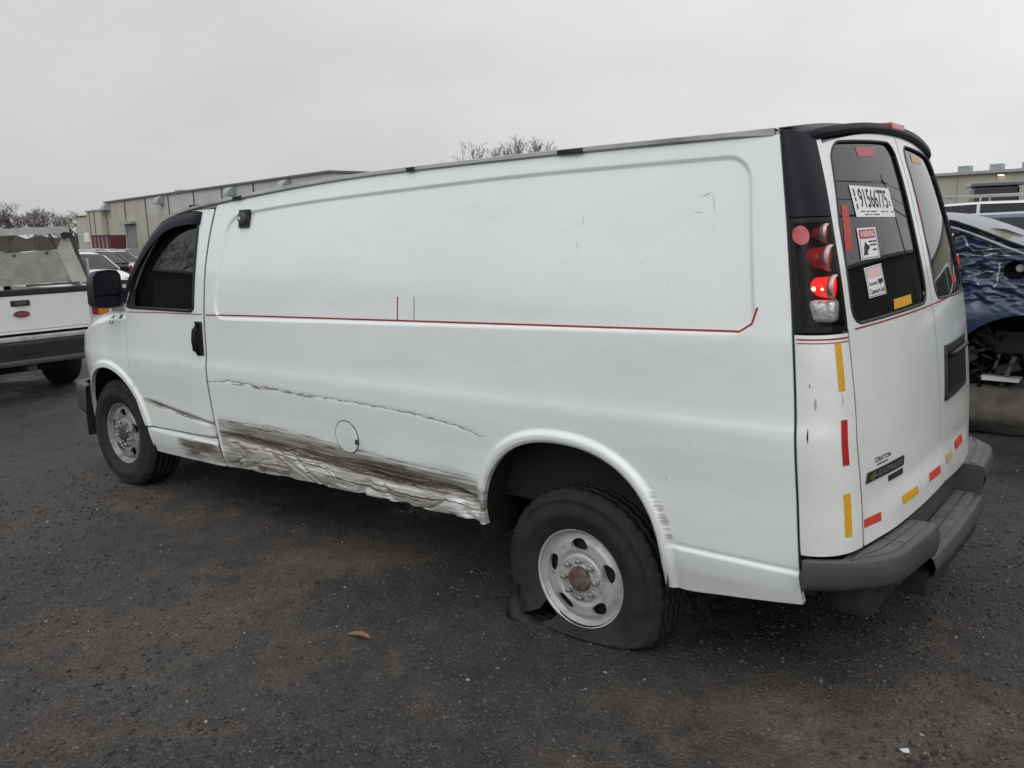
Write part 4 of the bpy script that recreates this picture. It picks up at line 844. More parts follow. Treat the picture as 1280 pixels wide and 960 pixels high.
# tapes on the rear
def corner_tape(t0, t1, z0, z1, m):
    patch('reflective_tape', 6, 6, fn_corner(z0, z1, t0, t1, .0018), m, van)
corner_tape(.66, .785, 1.146, 1.303, M['yellow_tape']); corner_tape(.665, .785, .897, 1.05, M['red_tape']); corner_tape(.64, .76, .648, .800, M['yellow_tape'])
for cs, m_, dd in (([(-.805, .690), (-.690, .690), (-.690, .658), (-.805, .660)], 'orange_tape', False), ([(-.519, .706), (-.363, .708), (-.358, .676), (-.514, .674)], 'yellow_tape', False), ([(-.225, .721), (-.076, .721), (-.077, .689), (-.227, .689)], 'orange_tape', False),
                   ([(.02, .736), (.12, .738), (.12, .704), (.02, .702)], 'pale_tape', True), ([(.214, .756), (.365, .758), (.365, .724), (.214, .722)], 'orange_tape', True)):
    rear_quad('reflective_tape', cs, M[m_], rdoors[dd], .0018)
GO = -.0065   # stickers sit on the outside of the glass
def glass_quad(name, cs, m, d_, o=.0): return rear_quad(name, cs, m, d_, GO+o)
def Xg(y, z): return Xdoor(y, z)
glass_quad('reflective_tape', [(-.425, 1.408), (-.238, 1.414), (-.243, 1.379), (-.430, 1.372)], M['yellow_tape'], rdoors[False]); glass_quad('reflective_tape', [(-.690, 1.747), (-.638, 1.747), (-.685, 1.592), (-.736, 1.592)], M['red_tape'], rdoors[False])
glass_quad('reflective_tape', [(-.448, 1.955), (-.270, 1.966), (-.288, 1.930), (-.447, 1.921)], M['pink_tape'], rdoors[False]); glass_quad('reflective_tape', [(.085, 1.784), (.125, 1.785), (.120, 1.630), (.080, 1.625)], M['pink_tape'], rdoors[True])
glass_quad('reflective_tape', [(.21, 1.965), (.40, 1.960), (.40, 1.925), (.21, 1.928)], M['pale_tape'], rdoors[True]); glass_quad('reflective_tape', [(.50, 1.44), (.66, 1.44), (.66, 1.405), (.50, 1.405)], M['red_tape'], rdoors[True])
def text_mesh(txt, bold=False):
    c_ = bpy.data.curves.new('txt', 'FONT'); c_.body = txt; c_.resolution_u = 3; c_.offset = .012 if bold else 0.0
    o = bpy.data.objects.new('txt', c_); COL.objects.link(o); dg = bpy.context.evaluated_depsgraph_get(); me = bpy.data.meshes.new_from_object(o.evaluated_get(dg)); bpy.data.objects.remove(o); bpy.data.curves.remove(c_)
    co = np.array([v.co[:] for v in me.vertices]); fs = [list(p.vertices) for p in me.polygons]; bpy.data.meshes.remove(me); return co, fs
def rear_text(name, txt, cs, m, parent, off, bold=True, xform=None):
    """fit text into the quad tl,tr,br,bl given in (y,z)"""
    co, fs = text_mesh(txt, bold); lo, hi = co[:, :2].min(0), co[:, :2].max(0); uv = (co[:, :2]-lo)/(hi-lo); cs = np.array(cs, float)
    top = cs[0]+(cs[1]-cs[0])*uv[:, :1]; bot = cs[3]+(cs[2]-cs[3])*uv[:, :1]; p = bot+(top-bot)*uv[:, 1:2]
    return mesh_obj(name, np.stack([Xdoor(p[:, 0], p[:, 1])+off, p[:, 0], p[:, 1]], -1), fs, m, parent, False)
def sub(cs, u0, u1, v0, v1):
    cs = np.array(cs, float); f = lambda u, v: (cs[3]+(cs[2]-cs[3])*u)*(1-v)+(cs[0]+(cs[1]-cs[0])*u)*v
    return [f(u0, v1), f(u1, v1), f(u1, v0), f(u0, v0)]
LD = rdoors[False]
S1 = [(-.596, 1.816), (-.247, 1.810), (-.243, 1.703), (-.597, 1.706)]
s1 = glass_quad('lot_sticker', S1, M['sticker'], LD, .0012); rear_text('lettering', '91566775', sub(S1, .15, .87, .30, .92), M['ink'], s1, GO+.0022); rear_text('lettering', 'x', sub(S1, .90, .94, .38, .55), M['ink'], s1, GO+.0022)
for k, (a, c) in enumerate(((.12, .22), (.25, .33), (.36, .50), (.62, .72), (.75, .80), (.90, .97))): rear_quad('small_print', sub(S1, a, c, .17, .20), M['ink'], s1, GO+.0022, 2, 1)
for a, c in ((.2, .3), (.33, .38), (.41, .56)): rear_quad('small_print', sub(S1, a, c, .07, .10), M['ink'], s1, GO+.0022, 2, 1)
for a, c in ((.25, .42), (.5, .62), (.66, .9)): rear_quad('small_print', sub(S1, .055, .085, a, c), M['ink'], s1, GO+.0022, 2, 1)
S2 = [(-.620, 1.667), (-.466, 1.669), (-.479, 1.562), (-.637, 1.559)]
s2 = glass_quad('warning_sticker', S2, M['sticker'], LD, .0012); rear_quad('red_band', sub(S2, .07, .93, .66, .95), M['sticker_red'], s2, GO+.0020); rear_text('lettering', 'WARNING', sub(S2, .12, .88, .70, .91), M['sticker'], s2, GO+.0028)
for (a, c, d0, d1) in ((.50, .70, .53, .58), (.73, .90, .53, .58), (.55, .68, .42, .47), (.70, .88, .42, .47), (.66, .86, .26, .31), (.05, .95, .035, .055), (.05, .07, .05, .64), (.93, .95, .05, .64)): rear_quad('small_print', sub(S2, a, c, d0, d1), M['ink'], s2, GO+.0022, 2, 1)
dog = [(.14, .14), (.40, .14), (.36, .22), (.42, .30), (.50, .34), (.52, .40), (.44, .46), (.36, .50), (.31, .58), (.28, .50), (.22, .40), (.20, .28)]
Sq = np.array(S2); V = []
for u, v in dog: p = (Sq[3]+(Sq[2]-Sq[3])*u)*(1-v)+(Sq[0]+(Sq[1]-Sq[0])*u)*v; V.append((float(Xdoor(p[0], p[1]))+GO+.0022, p[0], p[1]))
MB().add(V, [tuple(range(len(V)))]).build('dog_silhouette', M['ink'], s2)
S3 = [(-.633, 1.531), (-.485, 1.541), (-.484, 1.434), (-.633, 1.428)]
s3 = glass_quad('camera_sticker', S3, M['sticker'], LD, .0012); rear_quad('pink_band', sub(S3, .10, .90, .62, .92), M['sticker_pink'], s3, GO+.0020)
rear_text('lettering', 'Security', sub(S3, .12, .58, .34, .52), M['ink'], s3, GO+.0022); rear_text('lettering', 'Cameras In Use!', sub(S3, .12, .92, .10, .28), M['ink'], s3, GO+.0022)
rear_quad('camera_icon', sub(S3, .64, .90, .40, .54), M['ink'], s3, GO+.0022, 2, 1); rear_quad('camera_icon', sub(S3, .70, .76, .34, .41), M['ink'], s3, GO+.0023, 2, 1)
for q_ in ((.04, .96, .03, .05), (.04, .96, .945, .965), (.04, .06, .05, .95), (.94, .96, .05, .95)): rear_quad('border', sub(S3, *q_), M['ink'], s3, GO+.0021, 2, 1)
# maker's badge and dealer decal
B1 = [(-.775, .846), (-.470, .846), (-.478, .812), (-.790, .812)]
bd = rear_quad('model_badge', B1, M['black_plastic'], LD, .005, thick=True); rear_text('lettering', 'EXPRESS', sub(B1, .27, .95, .22, .82), M['chrome'], bd, .0062)
bw = np.array([(.05, .30), (.10, .30), (.10, .08), (.17, .08), (.17, .30), (.23, .30), (.22, .70), (.17, .70), (.17, .92), (.10, .92), (.10, .70), (.04, .70)]); Sq = np.array(B1); V = []
for u, v in bw: p = (Sq[3]+(Sq[2]-Sq[3])*u)*(1-v)+(Sq[0]+(Sq[1]-Sq[0])*u)*v; V.append((float(Xdoor(p[0], p[1]))+.0066, p[0], p[1]))
MB().add(V, [tuple(range(len(V)))]).build('bow_tie_emblem', M['gold'], bd)
B2 = [(-.610, .800), (-.486, .801), (-.486, .782), (-.610, .781)]
b2 = rear_quad('series_badge', B2, M['black_plastic'], LD, .004, thick=True); rear_text('lettering', '3500', sub(B2, .15, .85, .2, .8), M['seal'], b2, .0052)
rear_text('dealer_decal', 'STRATTON', [(-.715, .886), (-.585, .884), (-.585, .868), (-.715, .868)], M['ink'], LD, .0015)
rear_quad('dealer_small_print', [(-.70, .862), (-.61, .862), (-.61, .857), (-.70, .857)], M['seal'], LD, .0015, 2, 1)
# rear pinstripes and chips
for yy0, yy1, z0, z1, dd in ((-.79, -.006, 1.338, 1.356, False), (.006, .79, 1.356, 1.370, True)):
    rear_quad('red_pinstripe', [(yy0, z0+.0025), (yy1, z1+.0025), (yy1, z1-.0025), (yy0, z0-.0025)], M['stripe_red'], rdoors[dd], .0015, 24, 1)
patch('red_pinstripe', 14, 1, fn_corner(1.314, 1.319, .02, .97, .0016), M['stripe_red'], van); patch('red_pinstripe', 14, 1, fn_corner(1.303, 1.306, .02, .97, .0016), M['stripe_red'], van)
for t, z, dt, dz in ((.24, 1.09, .06, .028), (.13, .98, .035, .035), (.18, 1.16, .02, .01), (.71, 1.10, .03, .03)):
    patch('paint_chip', 4, 5, fn_corner(lambda u, z=z, dz=dz: z+dz*.3*np.sin(u*9), lambda u, z=z, dz=dz: z+dz*(1-.35*np.cos(u*5)), t, t+dt*.6, .0014), M['ink' if t < .2 or z < 1.09 else 'primer'], van)
# fender stickers
co, fs = text_mesh('A\nU', True); lo, hi = co[:, :2].min(0), co[:, :2].max(0); uv = (co[:, :2]-lo)/(hi-lo); x = .118+.06*uv[:, 0]; z = 1.165+.062*uv[:, 1]
mesh_obj('fender_lettering', np.stack([x, -(Yfend(x, z)+.0015), z], -1), fs, M['ink'], van, False)
for (x0, x1, z0, z1, m_, o) in ((.245, .332, 1.196, 1.238, 'sticker', .0012), (.252, .290, 1.206, 1.232, 'ink', .002), (.298, .326, 1.206, 1.214, 'sticker_pink', .002)):
    mesh_obj('fender_sticker', [(x0, -float(Yfend(x0, z0))-o, z0), (x1, -float(Yfend(x1, z0))-o, z0), (x1, -float(Yfend(x1, z1))-o, z1), (x0, -float(Yfend(x0, z1))-o, z1)], [(0, 1, 2, 3)], M[m_], van, False)
print('van built')
#@@BACKGROUND
# ------------------------------------------------------------------ background vehicles
def paint(name, c, rough=.28): return mat(name, c, rough, coat=.5, var=.06, vscale=3)
CARP = {'silver': paint('car_silver', (.36, .37, .38)), 'white': paint('car_white', (.70, .71, .71)), 'black': paint('car_black', (.015, .016, .018)), 'grey': paint('car_grey', (.11, .115, .12)), 'blue': paint('car_blue', (.022, .034, .075)), 'red': paint('car_red', (.16, .02, .02)), 'tan': paint('car_tan', (.30, .27, .22))}
M['carglass'] = mat('car_glass', (.012, .014, .016), .05)
M['rimgrey'] = mat('car_rim', (.33, .33, .34), .35, metal=.5)
M['tail'] = mat('car_tail_lamp', (.28, .012, .014), .2); M['lampw'] = mat('car_head_lamp', (.6, .61, .62), .15)
KINDS = {
 # lower body: x, z bottom, z top, half width ; greenhouse: x, z belt, z roof, base half width, roof half width
 'sedan': dict(L=4.7, body=[(-2.35, .42, .62, .62), (-2.25, .30, .72, .78), (-1.9, .24, .80, .86), (-1.0, .22, .93, .90), (0, .22, .95, .905), (1.2, .22, .98, .90), (1.9, .26, 1.0, .87), (2.25, .32, .96, .80), (2.35, .45, .80, .68)],
               top=[(-1.15, .93, .94, .76, .74), (-.45, .95, 1.38, .80, .60), (.0, .96, 1.44, .80, .60), (.75, .97, 1.42, .80, .60), (1.75, 1.0, 1.02, .76, .70)], wx=(-1.42, 1.36), r=.32),
 'suv': dict(L=4.8, body=[(-2.4, .48, .75, .66), (-2.3, .36, .95, .80), (-1.95, .30, 1.04, .90), (-1.0, .28, 1.10, .94), (0, .28, 1.12, .945), (1.5, .28, 1.13, .94), (2.25, .32, 1.12, .90), (2.4, .42, 1.0, .82)],
             top=[(-1.25, 1.09, 1.10, .82, .80), (-.55, 1.11, 1.66, .86, .68), (.0, 1.12, 1.74, .86, .70), (1.5, 1.13, 1.72, .86, .70), (2.15, 1.13, 1.64, .84, .66), (2.34, 1.10, 1.13, .80, .76)], wx=(-1.5, 1.42), r=.36),
 'hatch': dict(L=4.2, body=[(-2.1, .42, .65, .62), (-2.0, .30, .78, .78), (-1.7, .25, .86, .85), (-.9, .23, .98, .88), (0, .23, 1.0, .885), (1.2, .23, 1.02, .88), (1.9, .27, 1.02, .84), (2.1, .40, .90, .74)],
               top=[(-1.1, .97, .98, .76, .74), (-.35, .99, 1.43, .80, .60), (.2, 1.0, 1.49, .80, .61), (1.2, 1.02, 1.45, .80, .60), (1.95, 1.02, 1.05, .76, .68)], wx=(-1.32, 1.28), r=.31),
 'van': dict(L=5.4, body=[(-2.7, .45, .80, .72), (-2.6, .35, 1.02, .86), (-2.2, .30, 1.12, .94), (-1.5, .28, 1.22, .98), (0, .28, 1.26, .99), (2.0, .28, 1.26, .99), (2.6, .32, 1.26, .97), (2.7, .42, 1.22, .94)],
             top=[(-1.85, 1.20, 1.22, .86, .84), (-1.15, 1.25, 1.90, .93, .80), (-.6, 1.26, 2.05, .94, .82), (1.5, 1.26, 2.07, .94, .82), (2.5, 1.26, 2.03, .93, .82), (2.68, 1.25, 1.28, .91, .88)], wx=(-1.75, 1.6), r=.37)}
def car_meshes(kind):
    K = KINDS[kind]; V = []; F = []; n = 0
    fr = [(.80, 0.), (.95, .10), (1.0, .38), (.995, .62), (.955, .86), (.86, .97), (.5, 1.03)]
    for x, zb, zt, w in K['body']:
        pts = [(-w*a, zb+(zt-zb)*b_) for a, b_ in fr]; pts = pts+[(0, zb+(zt-zb)*1.045)]+[(-y, z) for y, z in pts[::-1]]; n = len(pts)
        V += [(x, y, z) for y, z in pts]
    for i in range(len(K['body'])-1):
        for k in range(n-1): F.append((i*n+k, i*n+k+1, (i+1)*n+k+1, (i+1)*n+k))
        F.append((i*n+n-1, i*n, (i+1)*n, (i+1)*n+n-1))
    F += [tuple(range(n)), tuple(range((len(K['body'])-1)*n, len(K['body'])*n))[::-1]]
    body = (V, F); V = []; F = []; RV = []; RF = []
    for x, zb, zt, wb, wt in K['top']:
        h = zt-zb; sec = [(-wb, zb-.02), (-(wt+.02), zt-.05*min(1, h/.3)), (-(wt-.07), zt-.005), (0, zt+.025*min(1, h/.3)), (wt-.07, zt-.005), (wt+.02, zt-.05*min(1, h/.3)), (wb, zb-.02)]
        V += [(x, y, z) for y, z in sec]
    m_ = 7; T = K['top']
    for i in range(len(T)-1):
        for k in range(m_-1):
            f = (i*m_+k, i*m_+k+1, (i+1)*m_+k+1, (i+1)*m_+k); flat = min(T[i][2]-T[i][1], T[i+1][2]-T[i+1][1]) > .3
            (RF if (1 <= k <= 4 and flat) else F).append(f)
    glass = (V, F)
    PV = []; PF = []
    def pillar(a, c, w=.05):
        a = Vector(a); c = Vector(c); b0 = len(PV); d = Vector((w, 0, 0)); o = Vector((0, math.copysign(.012, a.y), .004))
        PV.extend([a-d+o, a+d+o, c+d+o, c-d+o, a-d-o, a+d-o, c+d-o, c-d-o]); PF.extend([tuple(b0+i for i in f) for f in ((0, 1, 2, 3), (7, 6, 5, 4), (0, 4, 5, 1), (1, 5, 6, 2), (2, 6, 7, 3), (3, 7, 4, 0))])
    for s in (-1, 1):
        for i in range(1, len(T)-1): pillar((T[i][0]+(.0 if i > 1 else -.05), s*T[i][3], T[i][1]), (T[i][0], s*(T[i][4]+.02), T[i][2]-.04), .035 if kind != 'van' else .035)
        pillar((T[0][0], s*T[0][3], T[0][1]), (T[1][0], s*(T[1][4]+.02), T[1][2]-.04), .04); pillar((T[-1][0], s*T[-1][3], T[-1][1]), (T[-2][0], s*(T[-2][4]+.02), T[-2][2]-.04), .09)
    used = sorted({i for f in RF for i in f}); mp_ = {j: i for i, j in enumerate(used)}; rv = [V[i] for i in used]; rf = [tuple(mp_[i] for i in f) for f in RF]; b0 = len(rv)
    roof = (rv+[tuple(p) for p in PV], rf+[tuple(i+b0 for i in f) for f in PF])
    return body, glass, roof
_cm = {}
def shared(name, key, V, F, m, smooth=True):
    k = (name, key)
    if k not in _cm:
        me = bpy.data.meshes.new(name); me.from_pydata([tuple(map(float, v)) for v in V], [], F); me.materials.append(m)
        if smooth: me.polygons.foreach_set('use_smooth', [True]*len(me.polygons))
        _cm[k] = me
    return _cm[k]
def child(name, me, parent, loc=(0, 0, 0)):
    o = bpy.data.objects.new(name, me); o.location = loc; COL.objects.link(o); o.parent = parent; return o
def make_car(name, kind, color, loc, rz, label, cat='car', group=None):
    r = empty(name, loc, rz); tag(r, label, cat, group); K = KINDS[kind]; B, G, R_ = car_meshes(kind)
    child('body', shared('body', (kind, color), *B, CARP[color]), r); child('windows', shared('windows', kind, *G, M['carglass'], smooth=False), r); child('roof', shared('roof', (kind, color), *R_, CARP[color], smooth=False), r)
    t = MB(); rr = K['r']; t.lathe([(rr*.62, -.10), (rr*.9, -.11), (rr, -.07), (rr, .07), (rr*.9, .11), (rr*.62, .10)], 20, (0, 0, 0), 'y'); w = MB(); w.lathe([(.001, -.075), (rr*.55, -.085), (rr*.63, -.10), (rr*.63, .10), (rr*.55, .085), (.001, .075)], 16, (0, 0, 0), 'y')
    hw = K['body'][4][3]-.09
    for x in K['wx']:
        for s in (-1, 1):
            wo_ = child('wheel', shared('tyre', kind, t.v, t.f, M['rubber']), r, (x, s*hw, rr)); child('rim', shared('rim', kind, w.v, w.f, M['rimgrey']), wo_)
    xf, xb = K['body'][1][0], K['body'][-2][0]; zf = K['body'][1][2]; zb = K['body'][-2][2]; wf = K['body'][1][3]; wb = K['body'][-2][3]
    hl = MB().box((-.06, -.15, -.06), (.06, .15, .06), .02); tl_ = MB().box((-.05, -.13, -.08), (.05, .13, .08), .02)
    for s in (-1, 1):
        child('headlight', shared('headlight', 0, hl.v, hl.f, M['lampw']), r, (xf-.03, s*(wf-.16), zf-.10)); child('tail_light', shared('tail_light', 0, tl_.v, tl_.f, M['tail']), r, (xb+.05, s*(wb-.14), zb-.16))
    return r
rr_ = random.Random(5)
LOTG = 'rows of parked cars in the lot beyond the pickup'
lot = []
for row, (x0, y_lo, n_) in enumerate([(-22.0, 5.6, 2), (-27.5, 5.6, 3), (-33, 7.0, 4), (-38.5, 8.6, 4), (-45, 10.6, 5), (-52, 13.5, 5), (-61, 17.0, 5), (-71, 21.0, 5)]):
    for k in range(n_): lot.append((x0+rr_.uniform(-.4, .4), y_lo+2.75*k+rr_.uniform(-.2, .2), row, k))
cols = ['white', 'grey', 'silver', 'black', 'silver', 'white', 'grey', 'tan', 'silver', 'blue', 'white', 'black', 'grey', 'silver', 'white', 'red', 'silver', 'grey']
kinds = ['hatch', 'sedan', 'sedan', 'suv', 'hatch', 'sedan', 'suv', 'sedan']
ordn = ['nearest', 'second', 'third', 'fourth', 'fifth', 'sixth', 'seventh', 'farthest']; pos = ['leftmost', 'second from the left', 'third from the left', 'fourth from the left', 'fifth from the left']
for i, (x, y, row, k) in enumerate(lot):
    c_ = cols[i % len(cols)]; kd = kinds[(i*3+row) % len(kinds)]
    if row == 0: c_, kd = (('grey', 'sedan'), ('white', 'hatch'))[k]
    if row == 1: c_, kd = (('silver', 'sedan'), ('black', 'sedan'), ('grey', 'hatch'))[k]
    if row > 2 and kd == 'suv': kd = 'sedan'
    nm = {'sedan': 'sedan', 'hatch': 'hatchback', 'suv': 'suv'}[kd]
    make_car('parked_'+nm, kd, c_, (x, y, float(ground_z(np.array(x), np.array(y)))), math.pi*(k % 2)+rr_.uniform(-.06, .06), f'{c_} {nm}, {pos[k]} in the {ordn[row]} row of the lot', 'car', LOTG)
make_car('parked_suv', 'suv', 'blue', (4.25, 9.9, 0), math.pi+.04, 'dark blue suv standing just behind the wrecked blue car', 'car')
make_car('parked_sedan', 'sedan', 'silver', (2.6, 13.6, 0), .05, 'silver sedan between the blue suv and the white work van', 'car')
wv = make_car('work_van', 'van', 'white', (2.9, 20.5, 0), math.pi+.03, 'white work van with a ladder rack on its roof', 'van')
b = MB()
for y in (-.62, .62): b.tube([(-1.0, y, 2.22), (2.5, y, 2.22)], .025, 8)
for x in (-.9, .3, 1.5, 2.4):
    b.tube([(x, -.70, 2.22), (x, .70, 2.22)], .022, 8)
    for y in (-.66, .66): b.tube([(x, y, 2.0), (x, y, 2.22)], .022, 8)
b.build('ladder_rack', CARP['silver'], wv, True)
make_car('parked_suv', 'suv', 'silver', (7.6, 14.6, 0), math.pi+.02, 'silver suv right of the silver sedan behind the wreck', 'car')
make_car('parked_sedan', 'sedan', 'blue', (-1.6, 12.2, 0), .03, 'dark blue sedan left of the silver sedan behind the wreck', 'car')
make_car('box_van', 'van', 'white', (-3.4, 25.0, 0), .02, 'second white van farther back by the loader', 'van')
# wheel loader far right
ld = empty('wheel_loader', (.55, 26.5, 0), .3); tag(ld, 'yellow wheel loader with dark glazed cab beyond the vans', 'loader')
MB().box((-1.2, -.75, .75), (1.3, .75, 1.55), .08).build('chassis', mat('loader_yellow', (.48, .29, .05), .5, var=.2), ld)
MB().box((-.65, -.70, 1.55), (.55, .70, 2.62), .06).build('cab', M['carglass'], ld); MB().box((-.75, -.78, 2.62), (.65, .78, 2.74), .03).build('cab_roof', CARP['grey'], ld)
for x in (-.85, .95):
    for s in (-1, 1): MB().lathe([(.25, -.2), (.6, -.22), (.65, 0), (.6, .22), (.25, .2), (.001, .1)], 20, (x, s*.85, .65), 'y').build('wheel', M['rubber'], ld, True)
MB().hexa([(1.9, -.95, .1), (2.6, -.95, .1), (2.6, .95, .1), (1.9, .95, .1), (1.8, -.95, .9), (2.3, -.95, .8), (2.3, .95, .8), (1.8, .95, .9)]).build('bucket', CARP['grey'], ld)
MB().tube([(1.0, .4, 1.3), (1.6, .4, 1.1), (1.95, .4, .6)], .09, 8).build('lift_arm', M['rail'], ld); MB().tube([(1.0, -.4, 1.3), (1.6, -.4, 1.1), (1.95, -.4, .6)], .09, 8).build('lift_arm', M['rail'], ld)

# ------------------------------------------------------------------ white pickup ahead on the left
pk = empty('pickup_truck', (-4.1, .05, 0)); tag(pk, 'white pickup truck with diamond plate rack in its bed', 'pickup'); W_ = CARP['white']
M['plate'] = mat('diamond_plate', (.34, .33, .30), .5, metal=.3, var=.3, vscale=6)
nt = M['plate'].node_tree; bk = nt.nodes.new('ShaderNodeTexBrick'); tcx = nt.nodes.new('ShaderNodeTexCoord'); mpx = nt.nodes.new('ShaderNodeMapping'); mpx.inputs['Rotation'].default_value = (0, math.pi/2, math.pi/2); mpx.inputs['Scale'].default_value = (1, 1, 1)
sx_ = nt.nodes.new('ShaderNodeSeparateXYZ'); cb_ = nt.nodes.new('ShaderNodeCombineXYZ'); nt.links.new(tcx.outputs['Object'], sx_.inputs[0]); nt.links.new(sx_.outputs['Y'], cb_.inputs['X']); nt.links.new(sx_.outputs['Z'], cb_.inputs['Y']); nt.links.new(cb_.outputs[0], bk.inputs['Vector'])
bk.inputs['Scale'].default_value = 1.0; bk.inputs['Brick Width'].default_value = .045; bk.inputs['Row Height'].default_value = .026; bk.inputs['Mortar Size'].default_value = .007
bpn = nt.nodes.new('ShaderNodeBump'); bpn.inputs['Strength'].default_value = 1.0; bpn.inputs['Distance'].default_value = .006; nt.links.new(bk.outputs['Fac'], bpn.inputs['Height']); bpn.invert = True; nt.links.new(bpn.outputs[0], nt.nodes['Principled BSDF'].inputs['Normal'])
tg = MB().box((-.07, -.735, .80), (0, .735, 1.185), .015).build('tailgate', W_, pk)
MB().box((-.085, -.74, 1.185), (.012, .74, 1.250), .012).build('top_trim', M['black_plastic'], tg)
MB().box((-.06, -.735, .775), (.006, .735, .797), .004).build('lower_lip', W_, tg)
MB().box((-.012, -.10, 1.070), (.010, .10, 1.135), .012).build('handle_bezel', M['black_plastic'], tg); MB().box((.0, -.055, 1.078), (.026, .055, 1.118), .01).build('handle', M['seal'], tg)
b = MB(); V = [(.004, .085*math.cos(a), .985+.036*math.sin(a)) for a in np.linspace(0, 2*math.pi, 25)[:-1]]; V2 = [(.016, .080*math.cos(a), .985+.032*math.sin(a)) for a in np.linspace(0, 2*math.pi, 25)[:-1]]
b.add(V+V2, [(k, (k+1) % 24, 24+(k+1) % 24, 24+k) for k in range(24)]+[tuple(range(24, 48))]); em = b.build('oval_emblem', mat('emblem_dull_red', (.20, .035, .03), .4), tg)
MB().box((.0165, -.05, .980), (.0185, .05, .990)).build('emblem_script', M['chrome'], em)
for s in (-1, 1):
    # bed sides with rounded shoulder, cab beyond
    b = MB(); prf = [(.93, .62), (.985, .80), (.99, 1.05), (.965, 1.20), (.93, 1.245), (.80, 1.25), (.79, 1.20)]; xs = [-2.85, -1.65, -1.55, -.8, -.7, .0]; V = []; F = []
    for x in xs:
        for y, z in prf: V.append((x, s*y, max(z, .98) if (-1.6 < x < -.75 and z < .9) else z))
    for i in range(len(xs)-1):
        for k in range(6): F.append((7*i+k, 7*i+k+1, 7*i+8+k, 7*i+7+k))
    F.append(tuple(range(35, 42))); b.add(V, F); b.build('bed_side', W_, pk, True)
    lamp = MB().box((-.10, s*.875-.075, .90), (.012, s*.875+.075, 1.22), .012).build('tail_light', M['tail'], pk)
    MB().box((-.02, s*.885-.06, .905), (.016, s*.885+.065, .985), .008).build('turn_lens', mat('amber_lens', (.55, .17, .02), .25), lamp)
    t = MB(); t.lathe([(.20, -.13), (.30, -.14), (.365, -.12), (.385, -.09), (.387, .09), (.365, .12), (.30, .14), (.20, .13)], 40, (0, 0, 0), 'y')
    for x in (-1.15, -5.55):
        w_ = bpy.data.objects.new('wheel', None); w_.location = (x, s*.80, .385); link(w_, pk); ty = mesh_obj('tyre', t.v, t.f, M['rubber'], w_); MB().lathe([(.001, s*.09), (.08, s*.10), (.12, s*.05), (.19, s*.06), (.21, s*.12)], 24, (0, 0, 0), 'y').build('rim', M['rimgrey'], w_, True)
MB().box((-2.85, -.80, .70), (-.07, .80, .80)).build('bed_floor', M['dark'], pk)
bp_ = MB().box((-.10, -.95, .46), (.13, .95, .70), .03).build('rear_bumper', M['black_plastic'], pk); MB().box((-.05, -.955, .70), (.12, .955, .745), .01).build('bumper_top', M['rail'], bp_); MB().box((.10, -.955, .44), (.17, .955, .50), .02).build('bumper_lip', M['bumper'], bp_)
MB().box((.125, -.16, .555), (.138, .16, .665), .005).build('plate_recess', M['ink'], bp_); MB().box((-.2, -.05, .36), (.12, .05, .45), .01).build('hitch_receiver', M['seal'], bp_)
MB().box((-6.2, -.45, .34), (-.1, .45, .50)).build('frame', M['dark'], pk); MB().tube([(-1.15, -.8, .385), (-1.15, .8, .385)], .06, 10).build('axle', M['dark'], pk)
b = MB(); V = []; F = []; sec = [(-.95, .62), (-.985, .95), (-.97, 1.25), (-.80, 1.86), (-.60, 1.92), (0, 1.94), (.60, 1.92), (.80, 1.86), (.97, 1.25), (.985, .95), (.95, .62)]
st_ = [(-3.12, 1.0), (-3.3, 1.0), (-4.3, 1.0), (-4.55, .98), (-5.15, .62), (-6.2, .58), (-6.45, .5)]
for x, k in st_:
    for y, z in sec: V.append((x, y, z if z < 1.0 else 1.0+(z-1.0)*(1 if k > .9 else (.25 if k > .55 else .1))))
for i in range(len(st_)-1):
    for k in range(10): F.append((11*i+k, 11*i+k+1, 11*i+12+k, 11*i+11+k))
F += [tuple(range(11)), tuple(range(66, 77))]; b.add(V, F); cb = b.build('cab', W_, pk, True)
MB().box((-3.118, -.70, 1.30), (-3.10, .70, 1.78), .004).build('rear_window', M['carglass'], cb)
# rack insert in the bed
rk = empty('bed_rack', (-4.42, .05, 0)); tag(rk, 'grey diamond plate bulkhead rack with top beam in the pickup bed', 'rack')
MB().hexa([(-.02, -.95, 1.255), (.02, -.95, 1.255), (.02, .76, 1.30), (-.02, .76, 1.30), (-.03, -.95, 1.60), (.0, -.95, 1.60), (.0, .585, 1.655), (-.03, .585, 1.655)]).build('plate_panel', M['plate'], rk)
MB().hexa([(.03, .70, 1.28), (.06, .88, 1.27), (-.5, .90, 1.27), (-.5, .86, 1.27), (.0, .585, 1.66), (.02, .72, 1.94), (-.4, .90, 1.60), (-.4, .86, 1.60)]).build('side_gusset', mat('gusset_pale_metal', (.40, .39, .36), .55, var=.2, vscale=5), rk)
MB().hexa([(.04, .845, 1.275), (.07, .885, 1.275), (-.02, .90, 1.275), (-.04, .86, 1.275), (.03, .70, 1.93), (.05, .735, 1.93), (-.02, .735, 1.93), (-.03, .70, 1.93)]).build('raked_post', M['seal'], rk)
MB().hexa([(.03, -1.0, 1.80), (.07, -1.0, 1.80), (.07, .72, 1.85), (.03, .72, 1.85), (.03, -1.0, 1.875), (.07, -1.0, 1.875), (.07, .72, 1.925), (.03, .72, 1.925)]).build('top_beam', mat('beam_pale_metal', (.42, .42, .40), .5, var=.2), rk)
MB().box((-.6, .90, 1.26), (.0, .93, 1.55), .004).build('side_board', mat('board_beige', (.40, .38, .33), .7, var=.25, vscale=6), rk)
MB().box((.02, .64, 1.79), (.09, .70, 1.86), .01).build('clamp', M['black_plastic'], rk)
